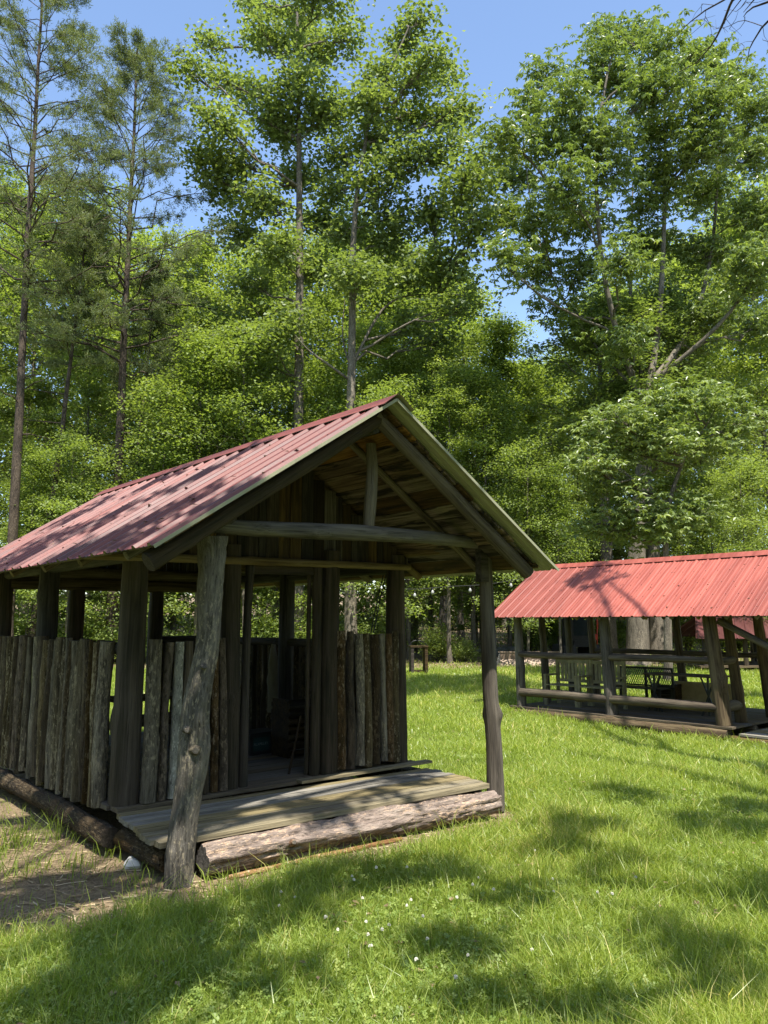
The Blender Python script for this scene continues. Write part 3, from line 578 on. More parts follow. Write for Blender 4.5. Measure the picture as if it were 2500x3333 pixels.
for xx in (-.08, 1.4, 2.8): mb = MB(); mb.log([(xx, -.93, .12), (xx, -.2, .12)], [.07, .075], n=12, fine=.1); mb.build('deck_joist', M['bark_brown'], SH)
mb = MB(); mb.log([(.12, -1.02, .105), (.8, -1.035, .105), (1.6, -1.06, .105), (2.3, -1.09, .105), (2.83, -1.10, .10)], [.120, .128, .13, .126, .118], n=48, ring=.014, rough=.035, knots=0, seed=77, fine=.3, mic=1)
knot(mb, np.array([.72, -1.16, .14]), .022, out=np.array([-.3, -.9, .35]))
mb.log([(.25, -1.12, -.005), (.9, -1.14, .0), (1.7, -1.17, .005)], [.02, .028, .018], n=8, ring=.03, rough=.2, fine=.3)
mb.build('front_log', [M['frontlog'], M['silver']], SH)

# things kept in the main shed
def in_shed(name, label, cat, X, Y, Z, rz=0): 
    w = A.wld((X, Y, Z)); return empty(name, w, label, cat, A.yaw+rz)
t = in_shed('storage_box', 'black box with a small teal label on the dark shed floor', 'box', 1.95, 1.35, .307, .1)
mb = MB(); mb.box((0, 0, .10), (.34, .24, .19)); mb.box((0, 0, .205), (.37, .27, .03)); mb.build('box_body', M['plastic_black'], t)
mb = MB(); mb.box((-.04, -.1225, .105), (.20, .003, .13)); lb = mb.build('box_label', M['label'], t)
cu = bpy.data.curves.new('print', 'FONT'); cu.body = 'ALLAMILL.KY'; cu.size = .038; cu.extrude = .0006; cu.materials.append(M['print'])
tmp = bpy.data.objects.new('tmp', cu); C.objects.link(tmp); bpy.context.view_layer.update(); tme = bpy.data.meshes.new_from_object(tmp); bpy.data.objects.remove(tmp); tx = bpy.data.objects.new('label_print', tme); C.objects.link(tx); tx.parent = lb; tx.location = (-.135, -.1245, .095); tx.rotation_euler = (PI/2, 0, 0); tx.scale = (.8, 1, 1)
t = in_shed('side_table', 'dark low table just inside the left of the doorway', 'table', .9, 1.7, .307)
mb = MB(); mb.box((0, 0, .60), (.8, .45, .03)); mb.build('table_top', M['gable'], t)
for sx in (-1, 1):
    for sy in (-1, 1): mb = MB(); mb.box((sx*.36, sy*.18, .29), (.04, .04, .585)); mb.build('leg', M['gable'], t)
t = in_shed('hanging_canvas', 'long olive canvas bundle hanging by the far wall post', 'canvas', 2.5, 1.95, .0)
mb = MB(); mb.log([(0, 0, .62), (.01, 0, .9), (0, 0, 1.2), (0, -.01, 1.38)], [.05, .062, .055, .025], n=14, ring=.05, rough=.15); mb.build('canvas_bundle', M['canvas'], t)
mb = MB(); mb.log([(0, -.01, 1.38), (.03, 0, 1.46)], [.008, .008], n=6); mb.build('hanging_loop', M['cord'], t)
t = in_shed('slatted_crate', 'dark slatted crate standing in the corner beyond the black box', 'crate', 2.25, 1.0, .307)
mb = MB()
for k in range(7): mb.box((0, -.16, .05+k*.075), (.5, .015, .045)); mb.box((0, .16, .05+k*.075), (.5, .015, .045))
mb.build('slats', M['gable'], t)
for sx in (-1, 1): mb = MB(); mb.box((sx*.235, 0, .28), (.03, .30, .56)); mb.build('end_panel', M['gable'], t)
t = in_shed('cord_pair', 'pair of black cords hanging inside the right front opening', 'cord', 0, 0, 0)
for k in range(2):
    p = [A.pick(u+k*9, v, 1, .25) for u, v in ((1253, 1850), (1238, 1910), (1222, 1980), (1207, 2060))]; mb = MB(); mb.log(p, [.006]*4, n=6, rough=0, knots=0); mb.build('cord_strand', M['cord'], t)
t = in_shed('leaning_pole', 'thin pole leaning inside the right of the doorway', 'pole', 1.62, .12, .307)
mb = MB(); mb.log([(-.06, .05, 0), (.03, .0, .5)], [.012, .01], n=8); mb.build('pole_shaft', M['gable'], t)

# ------------------------------------------------------------------ second shed
SB = empty('open_log_shed', (B.o[0], B.o[1], 0), 'open sided log shed on the right with a bright red metal roof', 'shed', B.yaw)
bE, bZR, bZE, bzf, be, bsp, bxs, bzg = 1.763, 2.856, 1.697, -.144, .383, 2.172, .574, -.366
bSL = (bZR-bZE)/bE; bL = 7.0; bBack = 2*bE-be; LEAN = -.13
def bpanel(side, name, label): return roof_panel(SB, name, (bE, bZR), 0.0, 'X', bL, bE, bZR-bZE, side, (M['roofB'], M['cream']), screws=5, label=label)
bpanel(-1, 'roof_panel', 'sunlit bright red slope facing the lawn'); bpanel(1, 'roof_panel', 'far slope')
mb = MB()
for k, (a, b) in enumerate(((-.02, 2.9), (2.85, 5.2), (5.15, bL+.02))):
    z = bZR+.032+.004*k; w = .14
    P = np.array([[[x, bE-w, z-w*bSL-.004], [x, bE-.03, z-.012], [x, bE, z+.004], [x, bE+.03, z-.012], [x, bE+w, z-w*bSL-.004]] for x in (a, b)]); mb.quadgrid(P, mi=0)
mb.build('ridge_cap', [M['roofB']], SB)
for sd in (-1, 1):
    mb = MB(); d = .02; Ls = bE*math.hypot(1, bSL)-.06; nn = np.array([0, sd*bSL, 1])/math.hypot(1, bSL); tt = np.array([0, sd, -bSL])/math.hypot(1, bSL)
    while d < Ls:
        w = min(.19*R.uniform(.9, 1.1), Ls-d); c = np.array([bL/2, bE, bZR])+tt*(d+w/2)-nn*.036; mb.box(c, (bL-.25, w-.008, .022), np.stack([[1, 0, 0], tt, nn], 1), grain=0); d += w
    mb.build('roof_boards', M['ceil'], SB)
    for k in range(14):
        x = .2+k*.5; nn = np.array([0, sd*bSL, 1])/math.hypot(1, bSL); a = np.array([x, bE, bZR])-nn*.085; b = np.array([x, bE+sd*(bE-.06), bZR-(bE-.06)*bSL])-nn*.085
        mb = MB(); mb.log([a, b], [.032, .036], n=8, ring=.3); mb.build('rafter', M['pole'], SB)
ztop = bZR-(bE-be)*bSL-.13
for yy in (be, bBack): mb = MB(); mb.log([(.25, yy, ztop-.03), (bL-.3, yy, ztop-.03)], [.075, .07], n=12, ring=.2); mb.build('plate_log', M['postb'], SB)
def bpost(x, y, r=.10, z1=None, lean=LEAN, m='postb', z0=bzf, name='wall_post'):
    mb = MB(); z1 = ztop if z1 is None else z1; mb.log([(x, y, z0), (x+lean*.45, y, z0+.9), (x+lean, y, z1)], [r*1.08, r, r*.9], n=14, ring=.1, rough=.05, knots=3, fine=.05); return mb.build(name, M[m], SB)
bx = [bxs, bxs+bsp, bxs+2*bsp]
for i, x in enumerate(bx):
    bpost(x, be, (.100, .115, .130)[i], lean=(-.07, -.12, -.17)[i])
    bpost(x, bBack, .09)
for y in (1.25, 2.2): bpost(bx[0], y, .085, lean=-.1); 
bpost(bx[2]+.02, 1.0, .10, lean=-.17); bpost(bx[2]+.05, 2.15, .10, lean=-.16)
bpost(6.3, be, .10, z0=bzg-.05); bpost(6.3, bBack, .10, z0=bzg-.05)
mb = MB(); mb.log([(4.9, be+.05, 1.62), (6.2, be+.05, .95)], [.06, .06], n=10); mb.build('brace', M['postb'], SB)
# rails: top rail, seat rail in each bay
zt_ = 1.0; 
def rail(p, q, r, m='postb', name='rail', n=14, fine=.05): mb = MB(); mb.log([p, (np.array(p)+np.array(q))/2+np.array([0, 0, R.uniform(-.012, .012)]), q], [r, r*1.05, r*.97], n=n, ring=.1, rough=.07, knots=2, fine=fine, tone=.5); return mb.build(name, M[m], SB)
ra = B.pick(1702, 2118, 1, be)[2]-.07; rb = B.pick(1707, 2241, 1, be)[2]-.07
for i in range(2):
    rail((bx[i]+.0, be-.03, ra), (bx[i+1]-.1, be-.03, ra+.005), .065)
    rail((bx[i]+.03, be-.05, rb), (bx[i+1]-.04, be-.05, rb), .088, m='postb')
    rail((bx[i], bBack, ra), (bx[i+1]-.1, bBack, ra), .055)
rail((bx[2]-.05, be, ra), (bx[2]-.05, 1.0, ra), .065); rail((bx[2]-.03, be, rb), (bx[2]+.0, .95, rb), .088, m='postb')
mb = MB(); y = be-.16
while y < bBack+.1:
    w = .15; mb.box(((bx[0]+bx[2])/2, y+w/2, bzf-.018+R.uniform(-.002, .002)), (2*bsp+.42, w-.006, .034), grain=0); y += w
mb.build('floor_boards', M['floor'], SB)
mb = MB(); mb.log([(bx[0]-.25, be-.08, bzf-.14), (bx[1], be-.1, bzf-.14), (bx[2]+.12, be-.08, bzf-.15)], [.125, .135, .14], n=20, ring=.05, rough=.07, fine=.12, knots=2, mic=1); mb.build('base_log', [M['postb'], M['post']], SB)
mb = MB(); mb.log([(bx[0]-.2, bBack+.08, bzf-.13), (bx[2]+.12, bBack+.08, bzf-.13)], [.10, .10], n=12, ring=.2); mb.build('base_log', M['postb'], SB)
for yy in (1.1, 2.1): mb = MB(); mb.log([(bx[0], yy, bzf-.12), (bx[2]+.22, yy, bzf-.12)], [.08, .08], n=10, ring=.3); mb.build('floor_joist', M['postb'], SB)
mb = MB(); y = be-.12
for k in range(11): mb.box((bx[2]+.95, y+.09+k*.19, bzf-.115+R.uniform(-.003, .003)), (1.3, .18, .034), grain=0)
mb.build('porch_deck', M['deck'], SB)
mb = MB(); mb.log([(bx[2]+.16, be-.08, bzf-.21), (bx[2]+1.6, be-.08, bzf-.21)], [.075, .08], n=14, ring=.1, fine=.1); mb.build('deck_log', M['postb'], SB)
zb = bzf
def in_b(name, label, cat, X, Y, Z=zb, rz=0, group=None): return empty(name, B.wld((X, Y, Z)), label, cat, B.yaw+rz, group)
def slat_bench(X, Y, L, label, rz=0):
    t = in_b('garden_bench', label, 'bench', X, Y, rz=rz, group='slatted wooden benches in the open shed')
    mb = MB()
    for k in range(4): mb.box((0, -.18+k*.11, .42), (L, .09, .022))
    mb.build('seat', M['bench_wood'], t)
    mb = MB(); mb.box((0, .24, .90), (L, .035, .07)); mb.box((0, .24, .50), (L, .035, .06))
    n = int(L/.105)
    for k in range(n): mb.box((-L/2+.06+(k+.5)*(L-.12)/n, .24, .70), (.062, .02, .36))
    mb.build('backrest', M['bench_wood'], t)
    for sx in (-1, 1):
        mb = MB(); mb.box((sx*(L/2+.02), .24, .48), (.06, .06, .96)); mb.build('leg', M['bench_wood'], t)
        mb = MB(); mb.box((sx*(L/2+.02), -.2, .30), (.06, .06, .60)); mb.build('leg', M['bench_wood'], t)
        mb = MB(); mb.box((sx*(L/2+.02), .02, .62), (.07, .5, .035)); mb.build('armrest', M['bench_wood'], t)
    return t
p1 = B.pick(1862, 2300, 1, 1.25); p2 = B.pick(1932, 2300, 1, 1.25)
slat_bench(p1[0]-.05, 1.15, .74, 'slatted wooden bench nearer the left end of the open shed'); slat_bench(p1[0]+.80, 1.15, .74, 'slatted wooden bench behind the middle post of the open shed')
# black mesh bench
q0 = B.pick(2015, 2200, 1, 1.9); q1 = B.pick(2185, 2200, 1, 1.9)
t = in_b('mesh_bench', 'black metal bench with a lattice back inside the open shed', 'bench', (q0[0]+q1[0])/2, 1.95); L = q1[0]-q0[0]
mb = MB(); mb.box((0, 0, .80), (L, .04, .04)); mb.box((0, 0, .45), (L, .04, .03)); 
for sx in (-1, 0, 1): mb.box((sx*L/2, 0, .5), (.045, .045, .62))
mb.build('back_frame', M['dark_metal'], t); mb = MB()
for k in range(int(L/.05)):
    x = -L/2+k*.05; mb.plank((x, 0, .46), (x+.16, 0, .79), .008, .008, up=(0, 1, 0)); mb.plank((x+.16, 0.008, .46), (x, 0.008, .79), .008, .008, up=(0, 1, 0))
mb.build('lattice', M['dark_metal'], t)
mb = MB(); mb.box((0, -.25, .42), (L, .45, .025)); mb.build('seat', M['dark_metal'], t)
for sx in (-1, 1):
    for sy in (-.42, .02): mb = MB(); mb.box((sx*(L/2-.06), sy, .21), (.04, .04, .42)); mb.build('leg', M['dark_metal'], t)
# folding table with crossed legs
def folding_table(X, Y, L, label):
    t = in_b('folding_table', label, 'table', X, Y, group='folding tables in the open shed')
    mb = MB(); mb.box((0, 0, .72), (L, .55, .03)); mb.build('table_top', M['postb'], t)
    for sx in (-1, 1):
        mb = MB(); x = sx*(L/2-.2); mb.plank((x-.14, -.22, 0), (x+.14, -.22, .70), .03, .02, up=(0, 1, 0)); mb.plank((x+.14, -.19, 0), (x-.14, -.19, .70), .03, .02, up=(0, 1, 0)); mb.box((x, -.2, .36), (.035, .035, .70)); mb.build('leg', M['dark_metal'], t)
    return t
g0 = B.pick(2320, 2230, 1, 1.6); folding_table(g0[0]-.55, 1.62, 1.5, 'folding table with crossed black legs near the right corner post'); 
t = in_b('plywood_sheet', 'pale plywood sheet propped on edge inside the open shed', 'board', B.pick(2290, 2250, 1, 2.35)[0], 2.35)
mb = MB(); mb.box((0, 0, .28), (1.35, .02, .52)); mb.build('sheet', M['plywood'], t); mb = MB(); mb.box((-.5, .04, .26), (.04, .04, .52)); mb.box((.5, .04, .26), (.04, .04, .52)); mb.build('batten', M['postb'], t)
t = in_b('dark_crate', 'dark brown crate beside the plywood sheet', 'crate', B.pick(2170, 2270, 1, 2.2)[0], 2.2)
mb = MB()
for k in range(4): mb.box((0, -.15, .07+k*.11), (.5, .02, .10)); mb.box((0, .15, .07+k*.11), (.5, .02, .10))
mb.build('slats', M['gable'], t); mb = MB(); mb.box((-.25, 0, .24), (.02, .32, .48)); mb.box((.25, 0, .24), (.02, .32, .48)); mb.build('end_panel', M['gable'], t)

# ------------------------------------------------------------------ third shed far behind
f0 = at(2265, 2080, 25); th = empty('far_shed', (f0[0], 25, float(gz(f0[0], 25))), 'small far shed with a dark red roof seen through the open shed', 'shed', -.05)
zr3 = at(2330, 2030, 26)[2]-th.location.z; ze3 = at(2265, 2079, 25)[2]-th.location.z; W3 = 5.0
mb = MB()
for sd, (y0, y1) in ((0, (0, 1.6)), (1, (3.2, 1.6))):
    pr = rib_profile(W3, .30); P = np.array([[[x+(.55*t if True else 0), y0+(y1-y0)*t, ze3+(zr3+.25-ze3)*t+h] for t in (0, .5, 1)] for x, h in pr]); mb.quadgrid(P)
mb.build('roof_panel', M['roofC'], th)
for x in (.35, 1.6, 2.9, 4.2):
    for y in (.3, 2.9): mb = MB(); mb.log([(x, y, 0), (x, y, ze3+.1)], [.08, .075], n=10, ring=.3); mb.build('post', M['post'], th)
mb = MB(); mb.log([(.3, .3, ze3-.02), (4.4, .3, ze3-.02)], [.06, .06], n=8, ring=.4); mb.build('beam', M['post'], th)
mb = MB(); mb.box((2.3, 1.6, .15), (4.3, 2.9, .06)); mb.build('floor_boards', M['floor'], th)

# ------------------------------------------------------------------ loader machine, bucket, small things on the lawn
yv = 33.; m0 = at(1880, 2168, yv); ld = empty('tracked_loader', (m0[0], yv, float(gz(m0[0], yv))), 'orange tracked loader with a black cab parked behind the open shed', 'loader', .15)
mb = MB(); mb.box((0, 0, 1.15), (.80, 1.0, 1.15), jit=.02); mb.box((0, 0, 1.77), (.92, 1.15, .09)); mb.build('cab', M['plastic_black'], ld)
mb = MB(); mb.box((0, -.51, 1.25), (.62, .02, .75)); mb.build('window', M['glass'], ld)
for sx in (-1, 1):
    mb = MB(); mb.log([(sx*.56, -.7, .27), (sx*.56, .7, .27)], [.26, .26], n=16, ring=.5, rough=0, knots=0, sq=.5); mb.build('track', M['rubber'], ld)
    mb = MB(); mb.box((sx*.55, -.6, .82), (.10, .10, .22)); mb.box((sx*.52, -.45, 1.3), (.04, .05, .35)); mb.build('lift_arm', M['orange'], ld)
mb = MB(); mb.box((0, .5, .62), (.9, .9, .42)); mb.box((0, -.55, .55), (.7, .12, .25)); mb.build('engine_cover', M['plastic_black'], ld)
mb = MB(); mb.log([(.95, .2, .3), (1.0, .2, 1.5)], [.03, .03], n=8); mb.box((1.0, .2, 1.35), (.06, .05, .4)); mb.build('boom', M['orange'], ld)
yb = 27.5; b0 = at(1607, 2158, yb); b1 = at(1850, 2172, yb); bk = empty('loader_bucket', ((b0[0]+b1[0])/2, yb, float(gz((b0[0]+b1[0])/2, yb))), 'long pale metal bucket lying open on the grass left of the open shed', 'bucket', -.06)
L = b1[0]-b0[0]; mb = MB()
mb.quadgrid(np.array([[[x, -.35, .02], [x, .25, .02], [x, .42, .22], [x, .38, .46]] for x in (-L/2+.25, L/2-.25)])); mb.box((0, .385, .47), (L-.4, .04, .04)); mb.box((0, -.36, .03), (L, .06, .03)); mb.build('bucket_shell', M['rust'], bk)
for sx in (-1, 1):
    mb = MB(); v0 = len(mb.v); pts = [(-.38, 0.01), (.28, 0.01), (.44, .22), (.40, .48)]
    for xx in (sx*(L/2-.25), sx*(L/2-.27)):
        for (yy, zz) in pts: mb.v.append(np.array([xx-(sx*-.22 if yy < -.3 else 0), yy, zz])); mb.g.append(np.zeros(3)); mb.t.append(.5)
    mb.f += [[v0, v0+1, v0+2, v0+3], [v0+7, v0+6, v0+5, v0+4], [v0, v0+4, v0+5, v0+1], [v0+1, v0+5, v0+6, v0+2], [v0+2, v0+6, v0+7, v0+3], [v0+3, v0+7, v0+4, v0]]; mb.sm += [False]*6; mb.mi += [0]*6
    mb.build('end_plate', M['boulder'] if sx < 0 else M['rust'], bk)
ys_ = 25.; s0 = at(1362, 2140, ys_); st = empty('wooden_stand', (s0[0], ys_, float(gz(s0[0], ys_))), 'small dark wooden stand with wire above it on the far lawn', 'stand', .2)
zt = at(1362, 2106, ys_)[2]-st.location.z
for sx in (-1, 1):
    mb = MB(); mb.box((sx*.22, 0, zt/2), (.09, .3, zt)); mb.build('side_panel', M['gable'], st)
mb = MB(); mb.box((0, 0, zt+.02), (.56, .34, .05)); mb.box((0, .1, .06), (.44, .05, .1)); mb.build('top_board', M['gable'], st)
mb = MB(); mb.log([(-.28, 0, zt+.04), (-.2, 0, zt+.22), (.15, 0, zt+.2), (.28, 0, zt+.04)], [.01]*4, n=6, rough=0, knots=0); mb.build('wire_hoop', M['dark_metal'], st)
def boulder(u, v, y, s, label):
    p = at(u, v, y); mb = MB(); n = 12; m = 8; P = np.zeros((m+1, n+1, 3)); sd = R.uniform(0, 50)
    for i in range(m+1):
        for j in range(n+1):
            th_ = 2*PI*(j % n)/n; ph = PI*i/m; d = np.array([math.sin(ph)*math.cos(th_), math.sin(ph)*math.sin(th_), math.cos(ph)]); r = 1+.35*mnoise.noise(Vector(d*1.6+np.array([sd, 0, 0])))+.12*mnoise.noise(Vector(d*5+np.array([sd, 0, 0]))); P[i, j] = d*r*np.array(s)
    mb.quadgrid(P); z = float(gz(p[0], y)); o = mb.build('boulder' if s[0] > .1 else 'white_stone', M['boulder'] if s[0] > .1 else M['stone'], None, (p[0], y, z+s[2]*.55)); tag(o, label, 'rock'); return o
boulder(1528, 2112, 34, (.55, .35, .22), 'flat grey boulder right of the pale trunk at the edge of the woods')
boulder(1610, 2110, 34, (.6, .35, .25), 'grey boulder behind the metal bucket'); boulder(1655, 2112, 34.5, (.5, .35, .24), 'small grey boulder right of the one behind the bucket')
gp = ground_pick(435, 2795); boulder(432, 2788, float(gp[1])-.22, (.062, .05, .045), 'white stone on the soil beside the left porch post')
# string lights
sl = empty('string_lights', at(1400, 1925, 24), 'thin wire of small bulbs strung before the woods between the sheds', 'string lights'); org = np.array(sl.location)
wp = [(1300, 1915), (1350, 1922), (1408, 1912), (1470, 1908), (1530, 1906), (1590, 1903), (1640, 1893), (1720, 1880), (1800, 1870)]
mb = MB(); mb.log([at(u, v, 24)-org for u, v in wp], [.007]*len(wp), n=5, ring=.3, rough=0, knots=0); mb.build('wire', M['cord'], sl)
for u, v in ((1350, 1924), (1408, 1914), (1530, 1908), (1596, 1905), (1663, 1892)):
    p = at(u, v, 24)-org; mb = MB(); mb.log([p, p-[0, 0, .06]], [.02, .02], n=8, ring=.03, rough=0, knots=0, mi=1); mb.log([p-[0, 0, .06], p-[0, 0, .11], p-[0, 0, .16], p-[0, 0, .19]], [.02, .045, .045, .01], n=10, ring=.02, rough=0, knots=0); mb.build('bulb', [M['bulb'], M['cord']], sl)

# clover flowers, one by one
fpx = [(1738, 2815), (1230, 2880), (1158, 2902), (1148, 2911), (1330, 2883), (1560, 2908), (1542, 2942), (1597, 2955), (1480, 2979), (1331, 2995), (1320, 3010), (1187, 2990), (1060, 3045), (1187, 3066), (1109, 3092), (1245, 3084), (1275, 3082), (1204, 3118), (1212, 3140), (1210, 3150), (1390, 3051), (1406, 3132), (1366, 3195), (1532, 3180), (1743, 3172), (1796, 2957), (1945, 2968), (2002, 2975), (2073, 2912), (1808, 2922), (1490, 3258), (917, 2957), (962, 2978), (903, 3003)]
fm = None
for k, (u, v) in enumerate(fpx):
    if k % 6 == 0:
        mb = MB(); mb.log([(0, 0, 0), (.004*(k % 5-2), 0, .07), (.002, 0, .115)], [.0014]*3, n=5, ring=.03, rough=0, knots=0, mi=1)
        for _ in range(46):
            a = R.uniform(0, 6.28); e = math.asin(R.uniform(-.35, 1)); d = np.array([math.cos(a)*math.cos(e), math.sin(a)*math.cos(e), math.sin(e)]); c0 = np.array([.002, 0, .118]); mb.plank(c0+d*.003, c0+d*.0125, .0032, .002, up=(.3, .2, .9))
        fm = mb.mesh('clover_flower', [M['white_petal'], M['stem']])
    p = ground_pick(u, v); o = link('clover_flower', fm, None, p); s = R.uniform(.55, .8); o.scale = (s, s, R.uniform(.75, .95)); o.rotation_euler = (R.uniform(-.2, .2), R.uniform(-.2, .2), R.uniform(0, 6))
    tag(o, 'small round white clover flower standing in the lawn', 'flower', 'white clover flowers in the lawn')
# ------------------------------------------------------------------ trees
def tube_np(paths):
    """paths: list of (pts (k,3), radii (k,), sides). returns V, F, gc, tone"""
    Vs, Fs, Gs, Ts = [], [], [], []; b = 0
    for pts, rad, n in paths:
        P = np.asarray(pts, float); k = len(P); T = np.gradient(P, axis=0); T /= (np.linalg.norm(T, axis=1)[:, None]+1e-9)
        ref = np.array([1., 0, 0]) if abs(T[0][0]) < .8 else np.array([0, 1., 0])
        a = ref-T*(T@ref)[:, None]; a /= np.linalg.norm(a, axis=1)[:, None]; c = np.cross(T, a)
        th = np.arange(n)*2*PI/n; r = np.asarray(rad)[:, None]
        if n >= 10: r = r*(1+.05*np.sin(th*3+P[:, 2:3]*1.3)+.03*np.sin(th*5-P[:, 2:3]*2.1))
        else: r = r*np.ones((1, n))
        V = P[:, None, :]+r[..., None]*(np.cos(th)[None, :, None]*a[:, None, :]+np.sin(th)[None, :, None]*c[:, None, :])
        S = np.concatenate([[0], np.cumsum(np.linalg.norm(np.diff(P, axis=0), axis=1))])
        g = np.stack([r*np.cos(th), r*np.sin(th), np.repeat(S[:, None], n, 1)], -1)
        Vs.append(V.reshape(-1, 3)); Gs.append(g.reshape(-1, 3)+b % 37)
        I = np.arange(k-1)[:, None]*n+np.arange(n); J = np.arange(k-1)[:, None]*n+(np.arange(n)+1) % n
        Fs.append((np.stack([I, J, J+n, I+n], -1).reshape(-1, 4)+b)); b += k*n
    return np.concatenate(Vs), np.concatenate(Fs), np.concatenate(Gs)
def leaf_quads(g, base, dirn, size, aspect, up=.9, fold=.18):
    """one folded four cornered leaf at each base, pointing along dirn"""
    n = len(base); d = dirn/(np.linalg.norm(dirn, axis=1)[:, None]+1e-9)
    nr = g.normal(0, .45, (n, 3)); nr[:, 2] += up; nr -= d*(nr*d).sum(1)[:, None]; nr /= np.linalg.norm(nr, axis=1)[:, None]+1e-9
    s = np.cross(nr, d); L = size[:, None]; W = L*aspect
    V = np.stack([base, base+d*L*.45+s*W/2+nr*L*fold*.5, base+d*L-nr*L*.12, base+d*L*.45-s*W/2+nr*L*fold*.5], 1)
    return V
def foliage(name, g, C0, per, spread, size, material, aspect=.75, droop=.25, star=0, flat=.6, tonebase=None, up=.9):
    """clusters of leaves round the points C0"""
    C0 = np.asarray(C0); nc = len(C0)
    if star:
        cc = np.repeat(C0, per, 0); n = len(cc); cc = cc+g.normal(0, 1, (n, 3))*spread*np.array([1, 1, flat])
        tn = np.repeat(g.normal(0, .13, nc), per)+g.normal(0, .05, n); ax = g.normal(0, .5, (n, 3)); ax[:, 2] += .3
        base = np.repeat(cc, star, 0); m = len(base); a = np.repeat(g.uniform(0, 2*PI, n), star)+np.tile(np.arange(star)*2*PI/star, n)+g.normal(0, .25, m)
        d = np.stack([np.cos(a), np.sin(a), g.normal(-droop, .3, m)], 1); sz = size*g.uniform(.65, 1.15, m); tone = np.repeat(tn, star)+g.normal(0, .07, m)
    else:
        base = np.repeat(C0, per, 0); m = len(base); base = base+g.normal(0, 1, (m, 3))*spread*np.array([1, 1, flat])
        a = g.uniform(0, 2*PI, m); d = np.stack([np.cos(a), np.sin(a), g.normal(-droop, .35, m)], 1); sz = size*g.uniform(.6, 1.2, m)
        tone = np.repeat(g.normal(0, .12, nc), per)+g.normal(0, .1, m)
    V = leaf_quads(g, base, d, sz, aspect*g.uniform(.8, 1.2, m)[:, None], up)
    tone = np.clip(.42+tone, 0, 1)
    return np_mesh(name, V.reshape(-1, 3), [np.arange(m*4).reshape(-1, 4)], [material], {'tone': ('POINT', 'FLOAT', np.repeat(tone, 4))})
def bez(p, q, g, sag=0., wig=.06, n=6):
    p, q = np.asarray(p, float), np.asarray(q, float); L = np.linalg.norm(q-p); t = np.linspace(0, 1, n)[:, None]
    P = p+(q-p)*t; P[:, 2] += sag*L*np.sin(PI*t[:, 0]); w = g.normal(0, wig*L, (n, 3)); w[0] = w[-1] = 0; return P+w*.6
def wood_mesh(name, paths, material):
    V, Fq, G = tube_np(paths); return np_mesh(name, V, [Fq], [material], {'gc': ('POINT', 'FLOAT_VECTOR', G), 'tone': ('POINT', 'FLOAT', np.full(len(V), .5))}, True)

def trunk_path(g, H, r, lean=(0, 0), wig=.012, n=14, flare=1.5):
    t = np.linspace(0, 1, n)**1.15; P = np.zeros((n, 3)); P[:, 2] = t*H-.25*(t == 0); P[:, 0] = lean[0]*H*t+np.cumsum(g.normal(0, wig*H/n*1.5, n)); P[:, 1] = lean[1]*H*t+np.cumsum(g.normal(0, wig*H/n*1.5, n)); P[0, :2] = 0
    rad = r*(1-.86*t); rad[0] *= flare; rad[1] *= 1.08; return P, rad
def on_path(P, z):
    return np.array([np.interp(z, P[:, 2], P[:, k]) for k in range(3)])

def proto_decid(seed, H, r, cb, Rc, nl, per, size, material, bark='trunk', style='mid', star=0, aspect=.75, spread=.30, flat=.38):
    """crown of limbs, side branches and twigs; cb = height of the crown's base (fraction)"""
    g = np.random.default_rng(seed); P, rad = trunk_path(g, H*.96, r, lean=g.normal(0, .012, 2)); paths = [(P, rad, 10)]; tips = []
    for i in range(nl):
        t = cb+(.97-cb)*((i+.6)/nl)**.85; z = t*H*.96; az = i*2.4+g.normal(0, .35); tt = (t-cb)/(1-cb)
        prof = {'mid': (math.sin(PI*min(1, .22+.74*tt)))**.8, 'tall': (math.sin(PI*min(1, .3+.68*tt)))**.6, 'cone': (1-tt)**.8*.9+.12, 'layer': (math.sin(PI*min(1, .35+.62*tt)))**.6}[style]
        L = Rc*prof*g.uniform(.4, 1.35); el = {'layer': .05+.35*tt, 'mid': .2+.7*tt, 'tall': .4+.7*tt, 'cone': .1+.5*tt}[style]+g.normal(0, .12)
        p = on_path(P, z); q = p+L*np.array([math.cos(az)*math.cos(el), math.sin(az)*math.cos(el), math.sin(el)]); B_ = bez(p, q, g, .05, .04)
        rr = np.interp(z, P[:, 2], rad)*.42; paths.append((B_, np.linspace(rr, rr*.2, 6), 5))
        for k in range(7):
            s = .25+.75*(k+g.random())/7; b = np.array([np.interp(s, np.linspace(0, 1, 6), B_[:, c]) for c in range(3)]); a2 = az+g.choice([-1, 1])*g.uniform(.4, 1.3)
            L2 = L*g.uniform(.22, .42)*(1.25-s*.5); q2 = b+L2*np.array([math.cos(a2), math.sin(a2), g.normal(.15, .3)]); S = bez(b, q2, g, .03, .05, 4)
            paths.append((S, np.linspace(rr*.35, rr*.08, 4), 3))
            for m_ in range(4):
                w = (m_+1)/4; tips.append(b+(q2-b)*w+g.normal(0, .2+.10*L2, 3)*np.array([1, 1, .6]))
        tips.append(q)
    tips.append(P[-1])
    return wood_mesh('trunk', paths, M[bark]), foliage('crown', g, np.array(tips), per, spread, size, M[material], aspect, star=star, flat=flat, up=1.5)

